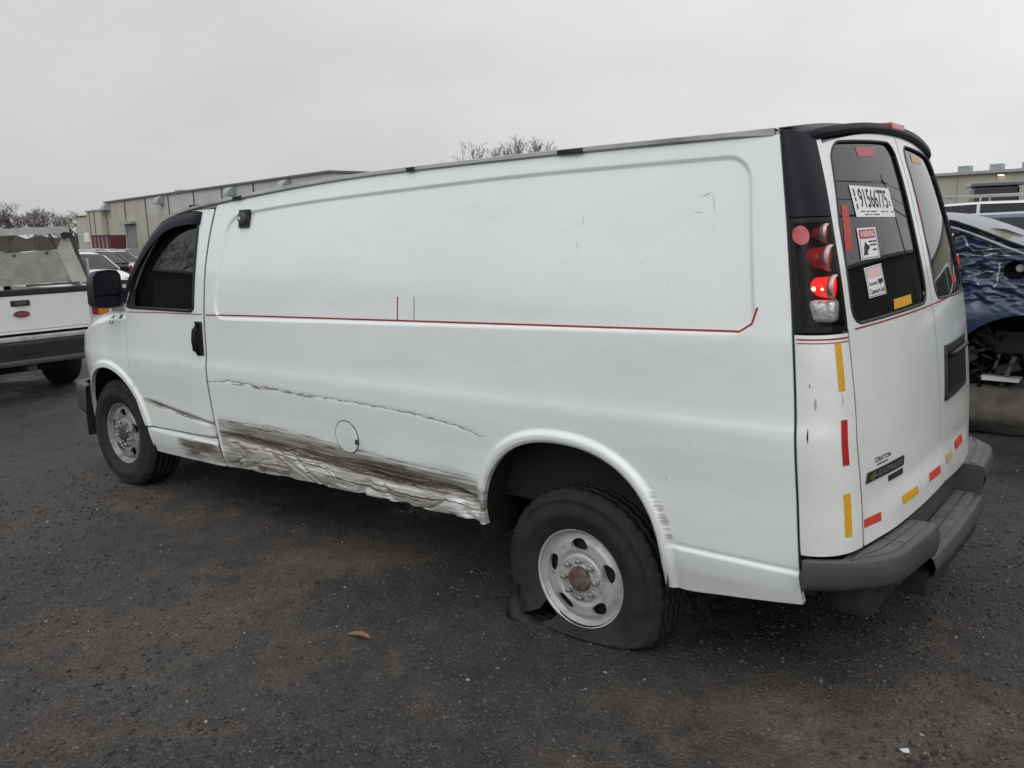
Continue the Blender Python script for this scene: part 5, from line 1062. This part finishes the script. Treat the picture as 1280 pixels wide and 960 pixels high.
for y, z in ((.12, 1.615), (.47, 1.632)): MB().lathe([(.001, .03), (.014, .02), (.016, -.02)], 10, (.0, y, z), 'x').build('bolt', M['seal'], rk, True)
MB().box((.0, .20, 1.262), (.05, .78, 1.285), .004).build('rusty_strip', M['rust'], rk)

# ------------------------------------------------------------------ wrecked blue car on the right
wk = empty('wrecked_car', (4.9, 3.8, 0)); tag(wk, 'crumpled dark blue wreck with no wheel in its open arch', 'car')
M['wreck'] = mat('wreck_blue', (.020, .032, .075), .30, coat=.4, col2=(.035, .047, .085), vscale=5, bump=.15, bscale=20)
ztop = pchip([-2.2, -1.2, -.75, -.15, .35, 1.0, 1.9], [1.72, 1.72, 1.685, 1.46, 1.25, 1.15, 1.02])
def ywk(x, z):
    k = np.abs(fbm(x*3.2+.7*z, z*7.5-x, 101, 4))*.26+.13*np.abs(fbm(x*8+z*4, z*14, 109, 3)); return -.03-.05*np.sin(np.clip((z-.3)/1.3, 0, 1)*math.pi)+k*sstep(.9, 1.1, z)+.01*k
def fn_wk(u, v): x = -2.2+4.1*u; z0 = .42; z = z0+(ztop(x)-z0)*v; return np.stack([x, ywk(x, z), z], -1)
hole_wk = lambda P: np.minimum((np.sqrt(((P[..., 0]+.02)/.60)**2+((np.maximum(P[..., 2], .42)-.42)/.535)**2)-1)*.5, np.hypot((P[..., 0]+.17)/.085, (P[..., 2]-1.285)/.07)*.08-.08)
bodyw = patch('body', 260, 110, fn_wk, M['wreck'], wk, hole_wk, lambda P: np.array([[0, .05, 0]])+0*P)
def fn_wt(u, v): x = -2.2+4.1*u; return np.stack([x, ywk(x, ztop(x))+1.75*v, ztop(x)+.05*np.sin(v*math.pi)], -1)
patch('roof', 40, 8, fn_wt, M['wreck'], wk); patch('far_side', 30, 10, lambda u, v: np.stack([-2.2+4.1*u, 1.74+0*u, .42+(ztop(-2.2+4.1*u)-.42)*v], -1), M['wreck'], wk)
b = MB(); xs = np.linspace(-.72, .9, 14); b.tube([(x, float(ywk(x, ztop(x)))-.012, float(ztop(x))+.012) for x in xs], .013, 6); b.build('window_trim', M['black_trim'], bodyw, True)
b = MB(); b.tube([(x, float(ywk(x, ztop(x)))-.016, float(ztop(x))-.035) for x in xs], .011, 6); b.build('trim_strip', M['rail'], bodyw, True)
def wk_ribbon(nm, pts, w, m):
    P = np.array([p for (a, c) in zip(pts[:-1], pts[1:]) for p in [tuple(np.array(a)+(np.array(c)-np.array(a))*t) for t in np.linspace(0, 1, 8)]]); T = np.gradient(P, axis=0); T /= np.linalg.norm(T, axis=1)[:, None]+1e-9; Nn = np.stack([-T[:, 1], T[:, 0]], 1); n_ = len(P); ws = w*(1+.5*rng.uniform(-1, 1, n_)); A = P+Nn*ws[:, None]/2; B = P-Nn*ws[:, None]/2
    f = lambda Q: np.stack([Q[:, 0], ywk(Q[:, 0], Q[:, 1])-.004, Q[:, 1]], -1); mesh_obj(nm, np.concatenate([f(A), f(B)]), [(i, i+1, n_+i+1, n_+i) for i in range(n_-1)], m, bodyw, False)
M['barew'] = mat('bare_scratch', (.42, .42, .42), .6, var=.3, vscale=30)
for pts, w in (([(-.56, 1.555), (-.50, 1.48), (-.47, 1.44)], .012), ([(-.62, 1.53), (-.56, 1.555)], .010), ([(-.47, 1.44), (-.40, 1.44), (-.30, 1.455), (-.22, 1.45), (-.12, 1.44)], .008), ([(-.38, 1.40), (-.30, 1.42)], .007), ([(-.62, 1.42), (-.45, 1.40), (-.2, 1.40)], .005), ([(-.28, 1.34), (-.24, 1.345), (-.20, 1.36)], .012), ([(-.28, 1.34), (-.275, 1.30), (-.285, 1.25), (-.28, 1.19), (-.30, 1.16)], .009), ([(-.44, 1.25), (-.36, 1.28), (-.28, 1.27)], .006), ([(-.52, 1.20), (-.40, 1.18)], .006), ([(-.08, 1.42), (.05, 1.40)], .008), ([(-.58, 1.30), (-.42, 1.31)], .005), ([(-.15, 1.50), (-.02, 1.47)], .006)):
    wk_ribbon('bare_metal_crease', pts, w, M['barew'])
pv = [(-.43, 1.575), (-.36, 1.61), (-.25, 1.60), (-.12, 1.545), (-.15, 1.53), (-.20, 1.545), (-.225, 1.505), (-.27, 1.52), (-.30, 1.555), (-.37, 1.555)]
MB().add([(x, float(ywk(x, z))-.02, z) for x, z in pv], [tuple(range(len(pv)))]).build('bare_primer_patch', mat('primer_beige', (.30, .29, .25), .7, var=.3, vscale=20), bodyw)
# filler pocket and what is left in the wheel arch
MB().lathe([(.085, -.02), (.08, .06), (.001, .07)], 20, (-.17, .06, 1.285), 'y').build('filler_pocket', M['dark'], bodyw, True); MB().lathe([(.001, -.02), (.03, -.015), (.034, .03)], 14, (-.145, .06, 1.30), 'y').build('filler_cap', M['sticker'], bodyw, True)
b = MB(); V = []; F = []
for k in range(19):
    a = math.pi*k/18; V += [(-.02+.62*math.cos(a), .02, .42+.55*math.sin(a)), (-.02+.62*math.cos(a), .55, .42+.55*math.sin(a))]
F = [(2*k, 2*k+1, 2*k+3, 2*k+2) for k in range(18)]; c0 = len(V); V.append((-.02, .55, .42)); F += [(c0, 2*k+1, 2*k+3) for k in range(18)]; MB().add(V, F).build('arch_liner', M['dark'], wk, True)
sus = empty('tmp'); bpy.data.objects.remove(sus)
sp = MB().lathe([(.001, -.08), (.11, -.07), (.12, 0), (.08, .05), (.05, .12)], 20, (.05, .24, .44), 'y').build('brake_hub', M['seal'], wk, True)
for pts, r in (([(-.30, .15, .28), (.05, .2, .44), (.35, .22, .40)], .035), ([(.02, .3, .44), (.02, .34, .95)], .045), ([(-.45, .12, .62), (-.2, .16, .70), (.1, .15, .74), (.35, .12, .66)], .018), ([(-.25, .10, .30), (-.15, .16, .60)], .022)): MB().tube(pts, r, 8).build('suspension_arm', M['seal'], wk, True)
MB().box((-.30, .12, .62), (-.05, .35, .80), .02).build('damper_block', M['dark'], wk)
MB().hexa([(-.36, .06, .41), (-.10, .04, .41), (-.10, .20, .41), (-.36, .20, .41), (-.37, .08, .445), (-.09, .06, .435), (-.09, .2, .435), (-.37, .2, .445)]).build('bent_bracket', M['rail'], wk)
def fn_apron(u, v):
    x = -.95+1.9*u; z = .02+(.34+.05*fbm(x*4, x*0, 135, 3))*v; return np.stack([x, -.16*np.sin(v*2.3+.35)+.07*fbm(x*3, z*7, 131, 4)+.20*v**3, z+.03*fbm(x*3, z*3, 133, 2)], -1)
patch('dusty_apron', 70, 22, fn_apron, mat('dusty_plastic', (.075, .067, .058), .9, col2=(.035, .032, .029), vscale=5, bump=.5, bscale=25), wk, None, lambda P: np.array([[0, .03, 0]])+0*P)
qr = random.Random(21)
for k in range(16):
    x0 = qr.uniform(-.5, .45); z0 = qr.uniform(.38, .85); p = [(x0+qr.uniform(-.12, .12)*i_+.03*i_, .10+qr.uniform(-.03, .12), z0+qr.uniform(-.10, .06)*i_) for i_ in range(4)]
    MB().tube(p, qr.uniform(.006, .018), 6).build('torn_hose', M[qr.choice(['ink', 'seal', 'dark', 'black_plastic'])], wk, True)
for k in range(7):
    x0 = qr.uniform(-.48, .4); z0 = qr.uniform(.40, .80); w_ = qr.uniform(.04, .11); h_ = qr.uniform(.03, .09); a = qr.uniform(-.6, .6); y0 = qr.uniform(.10, .22)
    c_, s_ = math.cos(a), math.sin(a); R2 = lambda dx, dz: (x0+dx*c_-dz*s_, z0+dx*s_+dz*c_)
    P8 = [(R2(dx, dz)[0], y0+dy, R2(dx, dz)[1]) for dy in (0, .07) for dx, dz in ((-w_, -h_), (w_, -h_*.6), (w_*.8, h_), (-w_*.7, h_*.8))]
    MB().hexa(P8).build('broken_bracket', M[qr.choice(['seal', 'dark', 'ink', 'dark'])], wk)
MB().box((-2.1, .3, .10), (1.8, 1.7, .42)).build('floor_pan', M['dark'], wk)

# ------------------------------------------------------------------ warehouse behind the lot
M['wall'] = mat('metal_siding_beige', (.41, .395, .325), .6, var=.12, vscale=.5, stretch=(1, 1, .15)); M['wall2'] = mat('metal_siding_low', (.42, .40, .325), .6, var=.10, vscale=.5, stretch=(1, 1, .15)); M['joint'] = mat('panel_joint_dark', (.07, .068, .06), .7)
M['wallg'] = mat('metal_siding_grey', (.46, .47, .455), .55, var=.10, vscale=.4, stretch=(1, 1, .15)); M['duct'] = mat('galvanised_duct', (.30, .34, .36), .45, metal=.3, var=.2, vscale=3)
wh = empty('warehouse', (-104.4, 61.6, 0), math.radians(-7)); tag(wh, 'long beige metal warehouse with vent hoods beyond the parked cars', 'building')
MB().box((-35.3, .12, 0), (35.3, 26, 8.85)).build('wall_core', M['wallg'], wh)
MB().box((-35.2, .06, 0), (35.2, .12, 8.7)).build('wall_backing', M['joint'], wh)
pn = MB().box((-2.17, 0, 0), (2.17, .10, 6.2)); pu = MB().box((-2.17, .02, 6.2), (2.17, .10, 8.75))
me1 = bpy.data.meshes.new('wall_panel'); me1.from_pydata(pn.v, [], pn.f); me1.materials.append(M['wall']); me2 = bpy.data.meshes.new('wall_panel_upper'); me2.from_pydata(pu.v, [], pu.f); me2.materials.append(M['wallg'])
for k in range(16):
    x = -33.05+4.406*k; child('wall_panel', me1, wh, (x, 0, 0)); child('upper_wall_panel', me1 if False else me2 if k > 3 else shared('upper_wall_panel', 1, pu.v, pu.f, M['wall'], False), wh, (x, 0, 0))
    if k % 2 == 0: child('downspout', shared('downspout', 0, MB().box((-.06, -.10, 0), (.06, .0, 8.7)).v, MB().box((-.06, -.10, 0), (.06, .0, 8.7)).f, M['joint'], False), wh, (x-2.22, 0, 0))
MB().box((-35.5, -.25, 8.75), (35.5, 26.2, 9.0)).build('roof_edge', mat('roof_trim_brown', (.13, .12, .10), .6), wh)
for x, z in ((-34.0, 8.3), (-11.2, 8.3), (12.0, 8.3), (26.0, 8.3)):
    b = MB(); V = []; F = []
    for k in range(9):
        a = math.pi/2*k/8; V += [(x-.75, -1.15*math.sin(a)*1.0, z-.8+1.15*math.cos(a)), (x+.75, -1.15*math.sin(a), z-.8+1.15*math.cos(a))]
    F = [(2*k, 2*k+1, 2*k+3, 2*k+2) for k in range(8)]; c0 = len(V); V += [(x-.75, 0, z-.8), (x+.75, 0, z-.8)]; F += [(c0, 2*k, 2*k+2) for k in range(8)]+[(c0+1, 2*k+3, 2*k+1) for k in range(8)]; MB().add(V, F).build('vent_hood', M['duct'], wh)
rd = MB().box((-27.0, -.08, 1.2), (-22.6, -.02, 5.0), .01).build('roller_door', mat('roller_door_grey', (.20, .205, .215), .6, var=.15, stretch=(.1, 1, 8), vscale=4), wh); MB().box((-27.4, -.9, 4.95), (-22.2, 0, 5.4), .03).build('door_canopy', M['duct'], rd)
for x in (-13.6, -12.4): MB().box((x, 3, 9.0), (x+.8, 4, 9.65), .05).build('roof_unit', M['duct'], wh)
lw = empty('warehouse_annex', (-147.2, 66.8, 0), math.radians(-7)); tag(lw, 'low beige annex at the far end of the long warehouse', 'building')
MB().box((-8.0, .12, 0), (8, 38, 6.95)).build('wall_core', M['joint'], lw)
for k in range(3): MB().box((-8.0+2.9*k, 0, 0), (-8.0+2.9*k+2.8, .1, 6.95)).build('wall_panel', M['wall2'], lw)
MB().box((.8, -.9, 0), (7.9, .1, 7.55)).build('porch_wall', M['wall2'], lw); MB().box((.6, -1.1, 7.55), (8.0, 1, 7.75)).build('porch_roof', M['rail'], lw); MB().box((-8.1, -.2, 6.95), (.6, 38, 7.1)).build('roof_edge', M['joint'], lw)
for x in (2.2, 4.6): MB().box((x, -1.0, 0), (x+.12, -.88, 7.5)).build('downspout', M['joint'], lw)
MB().box((-4.4, -.12, 2.4), (-1.5, -.06, 4.1)).build('wall_sign', M['sticker'], lw)
sk = empty('skip_container', (-124, 58.5, 0), math.radians(-7)); tag(sk, 'dark red open skip container in front of the warehouse roller door', 'container')
M['skip'] = mat('skip_red', (.10, .022, .03), .6, var=.3, vscale=2)
MB().hexa([(-3.8, -1.1, .3), (3.6, -1.1, .3), (3.6, 1.1, .3), (-3.8, 1.1, .3), (-4.3, -1.2, 3.2), (3.8, -1.2, 3.2), (3.8, 1.2, 3.2), (-4.3, 1.2, 3.2)]).build('skip_body', M['skip'], sk); MB().box((-4.4, -1.3, 3.15), (3.9, -1.15, 3.3)).build('skip_rim', M['skip'], sk)
for x in (-2.6, -.9, .8, 2.5): MB().box((x, -1.28, .3), (x+.15, -1.15, 3.1)).build('rib', M['rail'], sk)
# low building on the right, running on past the frame
rbld = empty('low_warehouse', (-10, 80, 0)); tag(rbld, 'low tan metal building with roof units behind the work vans', 'building')
MB().box((-14, .12, 0), (60, 30, 5.45)).build('wall_core', M['joint'], rbld); pr_ = MB().box((-1.48, 0, 0), (1.48, .1, 5.42))
for k in range(24): child('wall_panel', shared('wall_panel_right', 0, pr_.v, pr_.f, M['wall'], False), rbld, (-12.4+3.0*k, 0, 0))
MB().box((-14.2, -.35, 5.42), (60, 30, 5.66)).build('roof_edge', M['rail'], rbld)
for x in (-2.2, .3, 2.75, 6, 10): MB().box((x, 1.2, 5.66), (x+1.0, 2.4, 6.25), .03).build('roof_unit', M['duct'], rbld)
wl = MB().box((1.2, -.35, 5.22), (1.75, -.02, 5.40), .02).build('wall_lamp', M['seal'], rbld); MB().box((1.25, -.36, 5.19), (1.70, -.1, 5.225)).build('lamp_lens', mat('lamp_lit_warm', (1, .85, .6), .4, emit=(1, .85, .55), estr=4), wl)
# across the yard, out of frame: what the rear glass mirrors
sh = empty('dark_shed', (23, 32, 0), math.radians(-86)); tag(sh, 'dark green panelled shed across the yard mirrored in rear glass', 'building'); M['shed'] = mat('shed_dark', (.07, .078, .075), .6, var=.2, vscale=.6)
MB().box((-30, .12, 0), (30, 12, 6.9)).build('wall_core', M['joint'], sh); ps = MB().box((-1.72, 0, 0), (1.72, .1, 6.85))
for k in range(17): child('wall_panel', shared('shed_panel', 0, ps.v, ps.f, M['shed'], False), sh, (-28.1+3.5*k, 0, 0))
MB().box((-30.3, -.4, 6.85), (30.3, 12, 7.1)).build('roof_edge', M['rail'], sh)
sh2 = empty('added_barn', (-27, -17.5, 0), math.radians(-62)); tag(sh2, 'unseen dark barn added to darken the driver window reflection', 'building')  # out of view, added so the driver window mirrors something dark
MB().box((-24, -12, 0), (24, -.12, 5.0)).build('wall_core', M['joint'], sh2)
for k in range(13): child('wall_panel', shared('barn_panel', 0, MB().box((-1.72, -.1, 0), (1.72, 0, 4.95)).v, ps.f, M['shed'], False), sh2, (-21.5+3.5*k, 0, 0))
MB().box((-24.3, -12, 5.0), (24.3, .4, 5.2)).build('roof_edge', M['rail'], sh2)
M['pole'] = mat('utility_pole_wood', (.08, .065, .05), .85, var=.3); wires_x = [(15, 56), (17, 36), (18, 14)]
for i, (x, y) in enumerate(wires_x):
    pl = empty('utility_pole', (x, y, 0)); tag(pl, ['wooden utility pole at the near end of the shed', 'wooden utility pole midway along the dark shed', 'wooden utility pole at the far end of the shed'][i], 'utility pole', 'utility poles by the dark shed'); MB().tube([(0, 0, 0), (0, 0, 11)], [.16, .11], 10).build('pole', M['pole'], pl, True); MB().box((-.06, -1.1, 10.2), (.06, 1.1, 10.35)).build('cross_arm', M['pole'], pl)
for i in range(2):
    for k, (dy, z0) in enumerate(((-1.0, 10.4), (1.0, 10.4), (0, 9.0), (0, 8.2))):
        a = wires_x[i]; c = wires_x[i+1]; pts = [(a[0]+(c[0]-a[0])*t, a[1]+(c[1]-a[1])*t+dy, z0-4*.5*t*(1-t)) for t in np.linspace(0, 1, 12)]
        o = MB().tube(pts, .025 if k < 3 else .05, 5).build('overhead_wire', M['ink'], None, True); tag(o, ['upper front', 'upper rear', 'middle', 'thick lowest'][k]+' overhead wire over the '+['first', 'second'][i]+' span between poles', 'wire', 'overhead wires between the utility poles')

# ------------------------------------------------------------------ bare trees
M['bark'] = mat('bark_brown', (.085, .070, .060), .9, var=.3, vscale=3); M['twig'] = mat('twigs_reddish', (.10, .066, .060), .9, var=.3, vscale=1.5); M['twig_grey'] = mat('twigs_grey', (.17, .155, .145), .9, var=.3, vscale=1.5)
def bare_tree(loc, H, seed, label, twig='twig', spread=.42, grp=None, r0=None, depth=5, rmin=.012):
    r = random.Random(seed); root = empty('bare_tree', loc); tag(root, label, 'tree', grp); tr = MB(); tw = MB()
    def grow(p, d, ln, rad, lev):
        pts = [p]; q_ = p.copy(); dd = d.copy(); n = 3
        for k in range(n):
            dd = (dd+Vector((r.uniform(-.16, .16), r.uniform(-.16, .16), r.uniform(-.03, .14)))).normalized(); q_ = q_+dd*(ln/n); pts.append(q_.copy())
        rs = [max(rad*(1-.42*k/n), rmin) for k in range(n+1)]; (tr if lev < 2 else tw).tube(pts, rs, 5 if lev < 2 else 3, False)
        if lev >= depth: return
        nb = r.choice([2, 3, 3]) if lev else r.choice([4, 5])
        for k in range(nb):
            f = 1.0 if k == 0 else r.uniform(.35, 1.0); i = min(int(f*n), n-1); bp0 = pts[i].lerp(pts[i+1], f*n-i) if f < 1 else pts[-1]
            ax = Vector((r.uniform(-1, 1), r.uniform(-1, 1), r.uniform(-.15, .5))).normalized(); nd = (dd*(1-spread)+ax*spread*1.25).normalized(); nd.z = max(nd.z, -.05); grow(bp0, nd.normalized(), ln*r.uniform(.60, .82), rad*(.60 if k == 0 else .45), lev+1)
    grow(Vector((0, 0, 0)), Vector((0, 0, 1)), H*.30, r0 or H*.016, 0); tr.build('trunk', M['bark'], root, True); tw.build('crown', M[twig], root, True); return root
TG = 'bare trees on the left horizon'; 
for i, (px, y, H, tw_) in enumerate([(-216, 78, 13.5, 'twig'), (-206, 75, 14.5, 'twig'), (-199, 82, 13.5, 'twig'), (-196, 76, 11.5, 'twig_grey'), (-191, 84, 12.5, 'twig_grey'), (-184, 78, 11.0, 'twig_grey'), (-178, 82, 10.5, 'twig_grey')]):
    bare_tree((px, y, 0), H, 40+i, ['leftmost reddish bare tree on the horizon', 'tall reddish bare tree second from the left edge', 'reddish bare tree third from the left edge', 'grey bare tree right of the reddish ones', 'grey bare tree in the middle of the left row', 'small grey bare tree second from the annex', 'small grey bare tree next to the warehouse annex'][i], tw_, .46, TG, H*.018, 6, .030)
for i, (x, y, H) in enumerate([(-89.0, 101, 15.8), (-85.0, 100, 16.0), (-79.6, 100, 18.9), (-74.6, 101, 17.6), (-72.0, 100, 15.8)]):
    bare_tree((x, y, 0), H, 70+i, ['leftmost bare treetop showing over the van roof', 'second bare treetop over the van roof from the left', 'tallest bare treetop rising over the van roof', 'wide bare treetop right of the tallest one', 'rightmost bare treetop over the van roof'][i], 'twig_grey', .36, 'bare treetops above the van roof', H*.014, 6, .024)
for i, (x, y, H) in enumerate([(34, 62, 15), (38, 50, 15), (37, 38, 14), (40, 28, 15)]):
    bare_tree((x, y, 0), H, 90+i, ['bare tree behind the near end of the dark shed', 'second bare tree behind the dark shed', 'third bare tree behind the dark shed', 'bare tree behind the far end of the dark shed'][i], 'twig_grey', .42, 'bare trees behind the dark shed')
for i, (x, y, H) in enumerate([(-30, -30, 12), (-42, -22, 13), (-46, -12, 12)]):
    bare_tree((x, y, 0), H, 120+i, ['bare tree behind the south end of the storage barn', 'bare tree behind the middle of the storage barn', 'bare tree behind the north end of the storage barn'][i], 'twig_grey', .42, 'bare trees behind the storage barn', H*.018, 5, .02)
# far wooded skyline
b = MB(); rs_ = random.Random(3)
V = []; F = []
for k in range(400):
    a = math.radians(-110+k*.6); d = 420; h = 5+4*float(vnoise(np.array(k*.13), np.array(2.), 5))+2.0*rs_.random(); p = (5+d*math.sin(a), d*math.cos(a)); V += [(p[0], p[1], -1), (p[0], p[1], h), (p[0]*1.06, p[1]*1.06, h*.6)]
F = [(3*k, 3*k+3, 3*k+4, 3*k+1) for k in range(399)]+[(3*k+1, 3*k+4, 3*k+5, 3*k+2) for k in range(399)]; b.add(V, F); tag(b.build('far_woods', mat('far_woods', (.085, .078, .072), .95, var=.35, vscale=.15)), 'low grey brown woods along the far horizon', 'woods', kind='stuff')
# ------------------------------------------------------------------ litter on the ground
def gpt(x, y, dz=0.): return (x, y, float(ground_z(np.array(x), np.array(y)))+dz)
lf = empty('dead_leaf', gpt(3.2, -1.53, .012), .5); bpy.data.objects.remove(lf)
V = []; F = []; p0 = gpt(3.2, -1.53, .008)
for k in range(9):
    t = k/8; w = .012*math.sin(t*math.pi)**.7+.001; V += [(p0[0]-.055+.11*t, p0[1]-w+.03*t, p0[2]+.012*math.sin(t*3)), (p0[0]-.055+.11*t, p0[1]+.03*t, p0[2]+.004), (p0[0]-.055+.11*t, p0[1]+w+.03*t, p0[2]+.014*math.sin(t*3)+.004)]
for k in range(8): F += [(3*k, 3*k+1, 3*k+4, 3*k+3), (3*k+1, 3*k+2, 3*k+5, 3*k+4)]
tag(mesh_obj('dead_leaf', V, F, mat('leaf_orange_brown', (.19, .085, .045), .7, var=.3, vscale=40)), 'curled orange brown leaf on the ground before the van', 'leaf')
def chip(x, y, r, h, m, label, seed, nm='shard', asp=1.6, rz=0.):
    q_ = random.Random(seed); n = 7; p = gpt(x, y, .001); V = []
    for lv, k in ((0, 1.0), (h, .85)):
        for i in range(n): a = 2*math.pi*i/n+.3*q_.random(); rr2 = r*k*q_.uniform(.75, 1.1); dx, dy = rr2*asp*math.cos(a), rr2*math.sin(a); V.append((p[0]+dx*math.cos(rz)-dy*math.sin(rz), p[1]+dx*math.sin(rz)+dy*math.cos(rz), p[2]+lv+(.4*dx if lv else 0)))
    F = [tuple(range(n))[::-1], tuple(range(n, 2*n))]+[(i, (i+1) % n, n+(i+1) % n, n+i) for i in range(n)]
    tag(mesh_obj(nm, V, F, m, None, False), label, nm.replace('_', ' '))
chip(5.25, -.98, .010, .006, M['sticker'], 'white shard near the right end of the picture foreground', 1, 'plastic_shard'); chip(4.20, -1.95, .018, .012, M['stone_pale'], 'largest pale stone lying left of the flat tyre', 2, 'stone', 1.2)
